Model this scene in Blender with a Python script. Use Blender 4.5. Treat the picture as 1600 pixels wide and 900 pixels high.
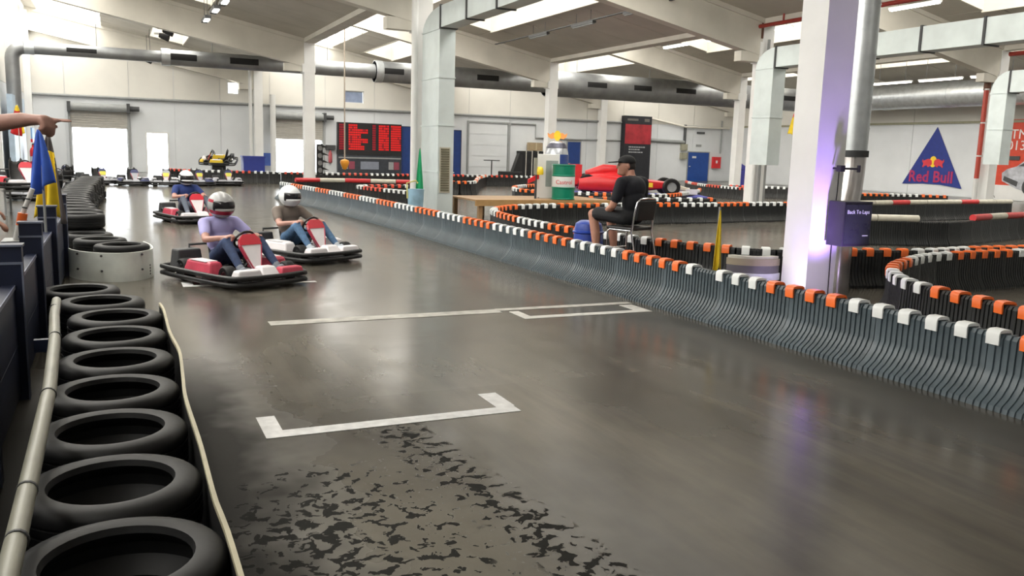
import bpy, bmesh, math, random
from mathutils import Vector, Matrix, Euler
R = math.radians
random.seed(7)
scene = bpy.context.scene
COL = scene.collection
for o in list(bpy.data.objects):
    bpy.data.objects.remove(o, do_unlink=True)

# ---------------------------------------------------------------- camera, world, exposure
cam_d = bpy.data.cameras.new('camera')
cam = bpy.data.objects.new('camera', cam_d)
COL.objects.link(cam)
cam_d.sensor_width = 36.0
cam_d.lens = 36.0 * 1331.0 / 1600.0
cam_d.clip_start = 0.05
cam_d.clip_end = 300
cam.matrix_world = (Matrix.Translation((0, 0, 1.65)) @ Matrix.Rotation(R(-25), 4, 'Z')
                    @ Matrix.Rotation(R(90 - 9.05), 4, 'X') @ Matrix.Rotation(0.03, 4, 'Z'))
scene.camera = cam

world = bpy.data.worlds.new('overcast_sky')
scene.world = world
world.use_nodes = True
wn = world.node_tree.nodes
wn['Background'].inputs[0].default_value = (0.93, 0.97, 1.0, 1)
wn['Background'].inputs[1].default_value = 9.0

vs = scene.view_settings
vs.view_transform = 'Standard'
vs.look = 'None'
vs.gamma = 1
vs.use_curve_mapping = False
vs.exposure = 0.38
SKY = 4.6          # brightness of the skylight and clerestory glass

# ---------------------------------------------------------------- materials
MATS = {}
def P(name, color, rough=0.5, metal=0.0, var=0.08, scale=6.0, bump=0.0, emit=None, estr=0.0, coat=0.0, trans=0.0):
    """procedural material: colour broken up by noise, optional fine bump"""
    if name in MATS:
        return MATS[name]
    m = bpy.data.materials.new(name)
    m.use_nodes = True
    nt = m.node_tree
    b = nt.nodes['Principled BSDF']
    b.inputs['Roughness'].default_value = rough
    b.inputs['Metallic'].default_value = metal
    if coat: b.inputs['Coat Weight'].default_value = coat
    if trans: b.inputs['Transmission Weight'].default_value = trans
    c = tuple(color) + (1,)
    b.inputs['Base Color'].default_value = c
    if var > 0 or bump > 0:
        tc = nt.nodes.new('ShaderNodeTexCoord')
        no = nt.nodes.new('ShaderNodeTexNoise')
        no.inputs['Scale'].default_value = scale
        no.inputs['Detail'].default_value = 5
        nt.links.new(tc.outputs['Object'], no.inputs['Vector'])
    if var > 0:
        rp = nt.nodes.new('ShaderNodeValToRGB')
        rp.color_ramp.elements[0].position = 0.3
        rp.color_ramp.elements[1].position = 0.7
        rp.color_ramp.elements[0].color = tuple(max(0, x * (1 - var)) for x in color) + (1,)
        rp.color_ramp.elements[1].color = tuple(min(1, x * (1 + var)) for x in color) + (1,)
        nt.links.new(no.outputs['Fac'], rp.inputs['Fac'])
        nt.links.new(rp.outputs['Color'], b.inputs['Base Color'])
    if bump > 0:
        bp = nt.nodes.new('ShaderNodeBump')
        bp.inputs['Strength'].default_value = bump
        bp.inputs['Distance'].default_value = 0.02
        nt.links.new(no.outputs['Fac'], bp.inputs['Height'])
        nt.links.new(bp.outputs['Normal'], b.inputs['Normal'])
    if emit:
        b.inputs['Emission Color'].default_value = tuple(emit) + (1,)
        b.inputs['Emission Strength'].default_value = estr
    MATS[name] = m
    return m

def floor_material():
    m = bpy.data.materials.new('worn_concrete_floor')
    m.use_nodes = True
    nt = m.node_tree; N = nt.nodes; L = nt.links
    b = N['Principled BSDF']
    tc = N.new('ShaderNodeTexCoord')
    sep = N.new('ShaderNodeSeparateXYZ'); L.new(tc.outputs['Object'], sep.inputs[0])
    def noise(scale, detail=5, sx=1, sy=1, rough=0.55, dist=0.0):
        mp = N.new('ShaderNodeMapping'); mp.inputs['Scale'].default_value = (sx, sy, 1)
        L.new(tc.outputs['Object'], mp.inputs['Vector'])
        n = N.new('ShaderNodeTexNoise'); n.inputs['Scale'].default_value = scale
        n.inputs['Detail'].default_value = detail; n.inputs['Roughness'].default_value = rough
        n.inputs['Distortion'].default_value = dist
        L.new(mp.outputs[0], n.inputs['Vector'])
        return n.outputs['Fac']
    def math_(op, a, bb=None, clamp=False):
        n = N.new('ShaderNodeMath'); n.operation = op; n.use_clamp = clamp
        for i, v in enumerate((a, bb)):
            if v is None: continue
            if isinstance(v, (int, float)): n.inputs[i].default_value = v
            else: L.new(v, n.inputs[i])
        return n.outputs[0]
    def ramp(v, a, bb):
        n = N.new('ShaderNodeMapRange'); n.inputs[1].default_value = a; n.inputs[2].default_value = bb
        L.new(v, n.inputs[0]); return n.outputs[0]
    def mix(f, a, bb):
        n = N.new('ShaderNodeMix'); n.data_type = 'RGBA'
        if isinstance(f, (int, float)): n.inputs[0].default_value = f
        else: L.new(f, n.inputs[0])
        for i, v in ((6, a), (7, bb)):
            if isinstance(v, tuple): n.inputs[i].default_value = v + (1,)
            else: L.new(v, n.inputs[i])
        return n.outputs[2]
    x, y = sep.outputs[0], sep.outputs[1]
    def edge0(v): return math_('ADD', math_('MULTIPLY', math_('SUBTRACT', noise(1.1, 3), 0.5), 0.9), v)
    big = ramp(noise(0.55, 4, 1.6, 0.6), 0.36, 0.66)
    streak = ramp(noise(1.0, 6, 5.0, 0.5, 0.6), 0.38, 0.68)
    blot = ramp(noise(2.2, 5, 1, 0.8), 0.42, 0.66)
    br = N.new('ShaderNodeTexBrick'); br.inputs['Scale'].default_value = 1.0; br.inputs['Brick Width'].default_value = 1.9; br.inputs['Row Height'].default_value = 2.7
    br.inputs['Mortar Size'].default_value = 0.006; br.inputs['Mortar Smooth'].default_value = 0.5
    br.inputs['Color1'].default_value = (0, 0, 0, 1); br.inputs['Color2'].default_value = (1, 1, 1, 1); br.inputs['Mortar'].default_value = (0.1, 0.1, 0.1, 1)
    L.new(tc.outputs['Object'], br.inputs['Vector'])
    col = mix(big, (0.050, 0.044, 0.035), (0.128, 0.114, 0.090))
    col = mix(math_('MULTIPLY', br.outputs['Color'], 0.28), col, (0.185, 0.172, 0.145))
    col = mix(math_('MULTIPLY', streak, 0.7), col, (0.06, 0.055, 0.048))
    col = mix(math_('MULTIPLY', blot, 0.25), col, (0.15, 0.14, 0.12))
    patch = math_('MULTIPLY', math_('MULTIPLY', ramp(edge0(x), 0.55, 0.85), math_('SUBTRACT', 1.0, ramp(edge0(x), 1.35, 1.9), True)), math_('SUBTRACT', 1.0, ramp(y, 3.5, 4.6), True))
    col = mix(math_('MULTIPLY', patch, 0.55), col, (0.21, 0.195, 0.16))
    # rubber line of the karts, running down the middle of the straight
    d = math_('ABSOLUTE', math_('SUBTRACT', x, 3.9))
    rub = math_('MULTIPLY', math_('SUBTRACT', 1.0, math_('DIVIDE', d, 1.8), True), math_('ADD', math_('MULTIPLY', streak, 0.5), 0.15))
    col = mix(rub, col, (0.045, 0.041, 0.037))
    # old black paint, flaked away in spots, beside the tyre wall
    fl1 = noise(15.0, 3, 1, 1, 0.55, 0.5)
    wob = noise(1.6, 3)
    edge = math_('ADD', math_('MULTIPLY', math_('SUBTRACT', wob, 0.5), 1.0), x)
    m1 = math_('SUBTRACT', 1.0, ramp(edge, 0.5, 0.95), True)            # solid strip
    m1 = math_('MULTIPLY', m1, math_('SUBTRACT', 1.0, ramp(y, 5.4, 7.2), True))
    m2x = math_('MULTIPLY', ramp(edge, 0.3, 0.7), math_('SUBTRACT', 1.0, ramp(edge, 0.7, 1.6), True))
    m2 = math_('MULTIPLY', m2x, math_('SUBTRACT', 1.0, ramp(y, 3.7, 4.4), True))
    spots = ramp(fl1, 0.545, 0.575)
    spots2 = ramp(math_('ADD', fl1, math_('MULTIPLY', m2, 0.12)), 0.61, 0.635)
    m2 = math_('MULTIPLY', spots2, ramp(m2, 0.05, 0.2))
    # second flaked trail, a curved band from the box line to the right
    tx = math_('SUBTRACT', x, math_('ADD', 1.62, math_('MULTIPLY', math_('SUBTRACT', y, 3.3), -0.12)))
    band = math_('SUBTRACT', 1.0, math_('DIVIDE', math_('ABSOLUTE', tx), 0.2), True)
    band = math_('MULTIPLY', band, math_('SUBTRACT', 1.0, ramp(y, 4.7, 4.95), True))
    m3 = ramp(math_('ADD', fl1, math_('MULTIPLY', band, 0.1)), 0.585, 0.615)
    m3 = math_('MULTIPLY', m3, ramp(band, 0.02, 0.2))
    pm = math_('MAXIMUM', math_('MAXIMUM', math_('MULTIPLY', m1, 0.8), math_('MULTIPLY', m2, 0.97)), math_('MULTIPLY', m3, 0.97))
    col = mix(pm, col, (0.012, 0.012, 0.011))
    fine = noise(60, 4)
    col = mix(math_('MULTIPLY', fine, 0.14), col, (0.07, 0.066, 0.06))
    L.new(col, b.inputs['Base Color'])
    rg = N.new('ShaderNodeMapRange'); rg.inputs[3].default_value = 0.13; rg.inputs[4].default_value = 0.27
    L.new(noise(3.0, 5), rg.inputs[0])
    rm = N.new('ShaderNodeMix'); L.new(pm, rm.inputs[0]); L.new(rg.outputs[0], rm.inputs[2]); rm.inputs[3].default_value = 0.75; L.new(rm.outputs[0], b.inputs['Roughness'])
    L.new(math_('MULTIPLY', math_('SUBTRACT', 1.0, math_('MULTIPLY', pm, 0.75)), 0.22), b.inputs['Specular IOR Level'])
    bp = N.new('ShaderNodeBump'); bp.inputs['Strength'].default_value = 0.03; bp.inputs['Distance'].default_value = 0.005
    L.new(noise(3.0, 2), bp.inputs['Height']); L.new(bp.outputs['Normal'], b.inputs['Normal'])
    return m

M_white = P('white_paint', (0.66, 0.66, 0.65), 0.6, var=0.05, scale=1.5)
M_cream = P('cream_concrete', (0.66, 0.63, 0.56), 0.7, var=0.07, scale=1.2)
M_wall = P('white_wall_paint', (0.64, 0.66, 0.68), 0.6, var=0.05, scale=0.7)
M_wallup = P('cream_wall_paint', (0.68, 0.66, 0.61), 0.65, var=0.05, scale=0.7)
M_colm = P('column_paint', (0.80, 0.80, 0.79), 0.55, var=0.04, scale=2)
M_ceil = P('ceiling_concrete', (0.50, 0.47, 0.41), 0.8, var=0.08, scale=0.8)
M_galv = P('galvanised_steel', (0.62, 0.65, 0.67), 0.38, 0.75, var=0.12, scale=5)
M_galvd = P('round_duct_steel', (0.33, 0.34, 0.35), 0.42, 0.7, var=0.15, scale=2)
M_rectd = P('duct_sheet', (0.60, 0.66, 0.66), 0.45, 0.25, var=0.08, scale=2)
M_black = P('black_plastic', (0.012, 0.012, 0.013), 0.45, var=0.2, scale=10)
M_blackm = P('black_matte', (0.01, 0.01, 0.011), 0.8, var=0.2, scale=10)
M_dark = P('dark_grey', (0.05, 0.052, 0.055), 0.6, var=0.15)
M_grey = P('grey_paint', (0.28, 0.29, 0.29), 0.55)
M_chrome = P('chrome', (0.75, 0.76, 0.78), 0.15, 1.0, var=0)
M_rubber = P('tyre_rubber', (0.008, 0.008, 0.0085), 0.55, var=0.35, scale=7, bump=0.05)
M_barr = P('barrier_plastic', (0.062, 0.085, 0.10), 0.42, var=0.18, scale=3)
M_barrb = P('barrier_black', (0.009, 0.0095, 0.0095), 0.5, var=0.2, scale=3)
M_cap = {'w': P('cap_white', (0.78, 0.80, 0.80), 0.35, var=0.06), 'o': P('cap_orange', (0.90, 0.17, 0.03), 0.35, var=0.07),
         'r': P('cap_red', (0.55, 0.03, 0.035), 0.35, var=0.1), 'b': P('cap_beige', (0.55, 0.52, 0.44), 0.4, var=0.1)}
M_blue = P('blue_paint', (0.012, 0.045, 0.20), 0.4, var=0.1)
M_navy = P('navy_fence_paint', (0.004, 0.009, 0.034), 0.5, var=0.2)
M_red = P('red_paint', (0.62, 0.02, 0.025), 0.35, var=0.08)
M_redp = P('red_pipe', (0.30, 0.03, 0.02), 0.45, var=0.1)
M_wood = P('timber', (0.33, 0.20, 0.10), 0.5, var=0.2, scale=3)
M_belt = P('white_belt', (0.58, 0.60, 0.56), 0.5, var=0.14, scale=5, bump=0.05)
M_cream2 = P('cream_pipe', (0.27, 0.265, 0.215), 0.4, var=0.1)
M_yellow = P('yellow_cloth', (0.78, 0.55, 0.02), 0.75, var=0.12)
M_yel = P('yellow_paint', (0.85, 0.60, 0.03), 0.4, var=0.06)
M_green = P('green_cloth', (0.01, 0.33, 0.13), 0.7, var=0.12)
M_greenp = P('green_drum_paint', (0.0, 0.19, 0.11), 0.3, var=0.06)
M_bluec = P('blue_cloth', (0.04, 0.11, 0.50), 0.75, var=0.12)
M_darkc = P('dark_cloth', (0.06, 0.05, 0.05), 0.8, var=0.15)
M_skin = P('skin', (0.46, 0.25, 0.20), 0.5, var=0.1, scale=12)
M_skind = P('tanned_skin', (0.46, 0.23, 0.16), 0.5, var=0.1, scale=12)
M_line = P('white_floor_paint', (0.62, 0.62, 0.62), 0.4, var=0.18, scale=14)
M_linew = P('worn_floor_paint', (0.40, 0.385, 0.35), 0.4, var=0.3, scale=9)
M_rubber.node_tree.nodes['Principled BSDF'].inputs['Specular IOR Level'].default_value = 0.28
def E(name, color, s, base=(0.8, 0.8, 0.8)):
    return P(name, base, 0.4, var=0, emit=color, estr=s)
M_sky = E('daylit_glass', (1.0, 0.97, 0.90), SKY)
M_tube = E('lamp_tube', (1.0, 0.97, 0.9), 9.0)
M_led = E('red_led', (1.0, 0.02, 0.02), .45, (0.2, 0, 0))
M_ledd = E('dim_red_led', (0.8, 0.03, 0.10), 0.12, (0.2, 0, 0))
M_uv = E('violet_led', (0.75, 0.6, 1.0), 30.0)

# ---------------------------------------------------------------- mesh builder
class MB:
    def __init__(s): s.v = []; s.f = []; s.m = []
    def add(s, verts, faces, mi=0):
        o = len(s.v); s.v += [tuple(p) for p in verts]
        s.f += [tuple(i + o for i in f) for f in faces]; s.m += [mi] * len(faces)
        return s
    def bx(s, x0, x1, y0, y1, z0, z1, mi=0, mat=None):
        v = [(x0, y0, z0), (x1, y0, z0), (x1, y1, z0), (x0, y1, z0), (x0, y0, z1), (x1, y0, z1), (x1, y1, z1), (x0, y1, z1)]
        if mat is not None: v = [mat @ Vector(p) for p in v]
        return s.add(v, [(3, 2, 1, 0), (4, 5, 6, 7), (0, 1, 5, 4), (1, 2, 6, 5), (2, 3, 7, 6), (3, 0, 4, 7)], mi)
    def cyl(s, p0, p1, r0, r1=None, n=16, mi=0, cap=True):
        if r1 is None: r1 = r0
        p0 = Vector(p0); p1 = Vector(p1); d = (p1 - p0).normalized()
        a = d.orthogonal().normalized(); b = d.cross(a)
        v = []
        for p, r in ((p0, r0), (p1, r1)):
            for i in range(n):
                t = 2 * math.pi * i / n
                v.append(p + (a * math.cos(t) + b * math.sin(t)) * r)
        f = [(i, (i + 1) % n, n + (i + 1) % n, n + i) for i in range(n)]
        if cap: f += [tuple(reversed(range(n))), tuple(range(n, 2 * n))]
        return s.add(v, f, mi)
    def tube(s, path, r, n=10, mi=0, closed=False, cap=True):
        P_ = [Vector(p) for p in path]; k = len(P_)
        rr = r if isinstance(r, (list, tuple)) else [r] * k
        v = []; prev = None
        for i, p in enumerate(P_):
            if closed: d = P_[(i + 1) % k] - P_[i - 1]
            else: d = P_[min(i + 1, k - 1)] - P_[max(i - 1, 0)]
            d.normalize()
            a = (prev - d * prev.dot(d)) if prev is not None else d.orthogonal()
            if a.length < 1e-5: a = d.orthogonal()
            a.normalize(); prev = a; b = d.cross(a)
            for j in range(n):
                t = 2 * math.pi * j / n
                v.append(p + (a * math.cos(t) + b * math.sin(t)) * rr[i])
        f = []
        for i in range(k if closed else k - 1):
            for j in range(n):
                f.append((i * n + j, i * n + (j + 1) % n, ((i + 1) % k) * n + (j + 1) % n, ((i + 1) % k) * n + j))
        if not closed and cap: f += [tuple(reversed(range(n))), tuple(range((k - 1) * n, k * n))]
        return s.add(v, f, mi)
    def lathe(s, prof, n=24, c=(0, 0, 0), mi=0, closed=False, mat=None):
        v = []; k = len(prof)
        for r, z in prof:
            for i in range(n):
                t = 2 * math.pi * i / n
                p = Vector((c[0] + r * math.cos(t), c[1] + r * math.sin(t), c[2] + z))
                v.append(mat @ p if mat is not None else p)
        f = []
        for a in range(k if closed else k - 1):
            b = (a + 1) % k
            for i in range(n):
                f.append((a * n + i, a * n + (i + 1) % n, b * n + (i + 1) % n, b * n + i))
        if not closed:
            if prof[0][0] > 1e-4: f.append(tuple(reversed(range(n))))
            if prof[-1][0] > 1e-4: f.append(tuple(range((k - 1) * n, k * n)))
        return s.add(v, f, mi)
    def prism(s, poly, h0, h1, mat=None, mi=0):
        """poly in local XY, extruded along local Z from h0 to h1, then placed by mat"""
        n = len(poly)
        v = [Vector((x, y, h0)) for x, y in poly] + [Vector((x, y, h1)) for x, y in poly]
        if mat is not None: v = [mat @ p for p in v]
        f = [tuple(reversed(range(n))), tuple(range(n, 2 * n))] + [(i, (i + 1) % n, n + (i + 1) % n, n + i) for i in range(n)]
        return s.add(v, f, mi)
    def ell(s, c, r, n=14, m=9, mi=0, mat=None):
        prof = [(math.sin(math.pi * i / m), -math.cos(math.pi * i / m)) for i in range(m + 1)]
        T = Matrix.Translation(Vector(c)) @ (mat if mat is not None else Matrix()) @ Matrix.Diagonal((r[0], r[1], r[2], 1))
        prof[0] = (0.02, -1); prof[-1] = (0.02, 1)
        return s.lathe(prof, n, (0, 0, 0), mi, mat=T)
    def mesh(s, name, mats, smooth=None):
        me = bpy.data.meshes.new(name)
        me.from_pydata(s.v, [], s.f)
        for m in (mats if isinstance(mats, (list, tuple)) else [mats]): me.materials.append(m)
        if any(s.m): me.polygons.foreach_set('material_index', s.m)
        bm = bmesh.new(); bm.from_mesh(me); bmesh.ops.recalc_face_normals(bm, faces=bm.faces[:]); bm.to_mesh(me); bm.free()
        if smooth:
            me.polygons.foreach_set('use_smooth', [True] * len(me.polygons))
            me.set_sharp_from_angle(angle=R(smooth))
        me.update()
        return me
    def build(s, name, mats, parent=None, smooth=None, bev=0.0):
        return link(name, s.mesh(name, mats, smooth), parent, bev=bev)

def link(name, me, parent=None, loc=None, rotz=None, bev=0.0):
    o = bpy.data.objects.new(name, me); COL.objects.link(o)
    if parent is not None: o.parent = parent
    if loc is not None: o.location = loc
    if rotz is not None: o.rotation_euler = (0, 0, rotz)
    if bev:
        b = o.modifiers.new('edge', 'BEVEL'); b.width = bev; b.segments = 2; b.limit_method = 'ANGLE'
    return o

def tag(o, label=None, cat=None, group=None, kind=None):
    if label: o['label'] = label
    if cat: o['category'] = cat
    if group: o['group'] = group
    if kind: o['kind'] = kind
    return o
def thing(name, label, cat, loc=(0, 0, 0), rotz=0, group=None):
    o = bpy.data.objects.new(name, None); COL.objects.link(o)
    o.empty_display_size = 0.1
    o.location = loc; o.rotation_euler = (0, 0, rotz)
    return tag(o, label, cat, group)
def struct(name, mb, mats, label=None, smooth=None, bev=0.0):
    o = mb.build(name, mats, None, smooth, bev)
    return tag(o, label, None, None, 'structure')
def copy_tree(o, parent=None):
    c = o.copy(); COL.objects.link(c); c.parent = parent
    for ch in list(o.children): copy_tree(ch, c)
    return c
def text_mesh(txt, size, depth=0.004, align='CENTER', off=0.0):
    cu = bpy.data.curves.new('lettering', 'FONT')
    cu.body = txt; cu.size = size; cu.extrude = depth; cu.align_x = align; cu.align_y = 'CENTER'; cu.resolution_u = 2; cu.offset = off
    o = bpy.data.objects.new('lettering', cu); COL.objects.link(o)
    dg = bpy.context.evaluated_depsgraph_get()
    me = bpy.data.meshes.new_from_object(o.evaluated_get(dg))
    bpy.data.objects.remove(o, do_unlink=True)
    return me
ORD = ['first', 'second', 'third', 'fourth', 'fifth', 'sixth', 'seventh', 'eighth', 'ninth', 'tenth', 'eleventh', 'twelfth', 'thirteenth',
       'fourteenth', 'fifteenth', 'sixteenth', 'seventeenth', 'eighteenth', 'nineteenth', 'twentieth', 'twenty-first', 'twenty-second',
       'twenty-third', 'twenty-fourth', 'twenty-fifth', 'twenty-sixth', 'twenty-seventh', 'twenty-eighth']
# ================================================================ THE HALL
XL, XR, YB, YF = -4.0, 40.6, 50.0, -7.0          # left wall, right wall, far wall, wall behind the camera
LINES = [-3.8, 7.32, 18.47, 29.42, 40.6]          # column lines (run along Y)
ROWS = [7.5, 21.6, 35.9]                          # rows of columns (run along X)
mb = MB(); mb.bx(XL - .3, XR + .3, YF - .3, YB + .4, -0.2, 0)
struct('floor', mb, floor_material(), 'polished worn grey concrete floor of the karting hall')
mb = MB(); mb.bx(XL - 10, XR + 10, YB + .4, YB + 14, -0.3, -0.02)
struct('ground', mb, P('yard_concrete', (0.7, 0.7, 0.68), 0.8), 'pale concrete yard outside the far doors')

def subtract(rects, op):
    out = []
    a0, a1, b0, b1 = op
    for (x0, x1, z0, z1) in rects:
        if a1 <= x0 or a0 >= x1 or b1 <= z0 or b0 >= z1:
            out.append((x0, x1, z0, z1)); continue
        if x0 < a0: out.append((x0, a0, z0, z1))
        if x1 > a1: out.append((a1, x1, z0, z1))
        m0, m1 = max(x0, a0), min(x1, a1)
        if z0 < b0: out.append((m0, m1, z0, b0))
        if z1 > b1: out.append((m0, m1, b1, z1))
    return out
def panel_wall(name, axis, c, out, u0, u1, joints, top, opens, label, zsplit=3.85):
    """wall body behind plus proud wall panels; axis 'x': plane x=c, 'y': plane y=c; out=+1/-1 side of the body"""
    body = [(u0, u1, 0, top)]
    for op in opens: body = subtract(body, op)
    mb = MB()
    for (a, b, z0, z1) in body:
        lo, hi = (c, c + .3 * out) if out > 0 else (c + .3 * out, c)
        if axis == 'y': mb.bx(a, b, lo, hi, z0, z1)
        else: mb.bx(lo, hi, a, b, z0, z1)
    w = struct(name, mb, M_wall, label)
    g = 0.012
    for a, b in zip(joints[:-1], joints[1:]):
        for z0, z1, mt in ((0.02, zsplit, M_wall), (zsplit, top, M_wallup)):
            cells = [(a + g, b - g, z0 + g, z1 - g)]
            for op in opens: cells = subtract(cells, op)
            for (p, q, r, s) in cells:
                if q - p < .05 or s - r < .05: continue
                m2 = MB(); lo, hi = (c - .03, c) if out > 0 else (c, c + .03)
                if axis == 'y': m2.bx(p, q, lo, hi, r, s)
                else: m2.bx(lo, hi, p, q, r, s)
                m2.build('wall_panel', mt, w)
    return w
DOOR1 = (-1.93, 0.62, 0, 2.3); DOOR2 = (1.6, 2.62, 0, 2.08); DOOR3 = (8.27, 10.88, 0, 2.05)
panel_wall('wall_back', 'y', YB, 1, XL - .3, XR + .3, [XL, -2.2, .8, 3.0, 5.35, 8.0, 11.1, 14, 17, 20, 22.8, 25.6, 28.4, 31.2, 34, 37, XR], 8.4,
           [DOOR1, DOOR2, DOOR3, (5.75, 6.35, 4.35, 5.0), (12.18, 13.38, 4.2, 4.9)], 'far white panelled end wall with roller doors')
LW = [(y, y + 3.2, 4.0, 7.25) for y in (-2.8, .8, 4.4, 8.3, 12.0, 15.7)] + [(y, y + 2.9, 5.95, 7.25) for y in (22.5, 26, 29.6, 37, 40.4, 43.8, 46.9)]  # first six are out of view, made tall to add light from the left
panel_wall('wall_left', 'x', XL, -1, YF, YB, [YF, -2, 3, 8, 13, 18, 23, 28, 33, 38, 42, 46, YB], 8.4, LW, 'long left side wall with high windows')
panel_wall('wall_right', 'x', XR, 1, YF, YB, [YF, 0, 6, 12, 18, 22, 26, 30.2, 34.6, 38.6, 43, YB], 8.4, [], 'white right side wall behind the track', 3.9)
mb = MB(); mb.bx(XL - .3, XR + .3, YF - .3, YF, 0, 8.4)
struct('wall_front', mb, M_wall, 'plain wall behind the viewer')
# ledge pipes and trims along the walls
mb = MB(); mb.cyl((XL, YB - .14, 3.84), (31, YB - .14, 3.84), .07, n=10)
struct('trim_1', mb, M_grey, 'grey pipe running along the far wall', 40)
mb = MB(); mb.bx(XR - .12, XR, YF, YB, 3.84, 3.96)
struct('trim_2', mb, P('olive_trim', (0.30, 0.29, 0.20), .6), 'thin olive ledge along the right wall')

# windows on the left wall (daylit glass)
nwin = 0
def window(x0, x1, y0, y1, z0, z1, label, frame=True):
    global nwin
    nwin += 1
    mb = MB()
    t = 0.05
    along_y = (y1 - y0) > (x1 - x0)
    if along_y:
        mb.bx(x0, x1, y0, y1, z0, z0 + t).bx(x0, x1, y0, y1, z1 - t, z1).bx(x0, x1, y0, y0 + t, z0 + t, z1 - t).bx(x0, x1, y1 - t, y1, z0 + t, z1 - t)
        n = max(1, round((y1 - y0) / 1.2))
    else:
        mb.bx(x0, x1, y0, y1, z0, z0 + t).bx(x0, x1, y0, y1, z1 - t, z1).bx(x0, x0 + t, y0, y1, z0 + t, z1 - t).bx(x1 - t, x1, y0, y1, z0 + t, z1 - t)
        n = max(1, round((x1 - x0) / 1.2))
    w = struct('window_%d' % nwin, mb, M_white, label)
    for i in range(n):
        p = MB(); xm, ym = (x0 + x1) / 2, (y0 + y1) / 2
        if along_y:
            a = y0 + t + (y1 - y0 - 2 * t) * i / n; b = y0 + t + (y1 - y0 - 2 * t) * (i + 1) / n
            p.bx(xm - .01, xm + .01, a + .01, b - .01, z0 + t, z1 - t)
        else:
            a = x0 + t + (x1 - x0 - 2 * t) * i / n; b = x0 + t + (x1 - x0 - 2 * t) * (i + 1) / n
            p.bx(a + .01, b - .01, ym - .01, ym + .01, z0 + t, z1 - t)
        p.build('pane', M_sky, w)
    return w
for i, (a, b, c, d) in enumerate(LW):
    window(XL - .2, XL - .1, a, b, c, d, 'high daylit window in the left wall, %s from the viewer (first six unseen, enlarged for light)' % ORD[i])
window(5.75, 6.35, YB + .05, YB + .15, 4.35, 5.0, 'small high window on the far wall beside the duct')
w = window(12.18, 13.38, YB + .05, YB + .15, 4.2, 4.9, 'small grey-blue high window above the scoreboard')
for ch in w.children: ch.data.materials[0] = P('grey_blue_glass', (0.25, 0.3, 0.42), .2, var=.1)

# ---------------------------------------------------------------- sawtooth roof: slopes fall to the right in each bay
SL = 0.195
ZHI = 8.05
def roofz(X, k): return ZHI - SL * (X - LINES[k])
YI = [(YF, ROWS[0] - .18), (ROWS[0] + .18, ROWS[1] - .18), (ROWS[1] + .18, ROWS[2] - .18), (ROWS[2] + .18, YB)]
def slope_box(mb, k, xa, xb, ya, yb, lo, hi, inset=0.0):
    """box following the roof slope; lo/hi are offsets from the underside line"""
    i = inset
    v = []
    for (o, e) in ((lo, i), (hi, 0)):
        for (x, y) in ((xa + e, ya + e), (xb - e, ya + e), (xb - e, yb - e), (xa + e, yb - e)):
            v.append((x, y, roofz(x, k) + o))
    mb.add(v, [(3, 2, 1, 0), (4, 5, 6, 7), (0, 1, 5, 4), (1, 2, 6, 5), (2, 3, 7, 6), (3, 0, 4, 7)])
BAYN = ['bay over the start straight', 'second bay', 'third bay', 'bay along the right wall']
ns = 0
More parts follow.
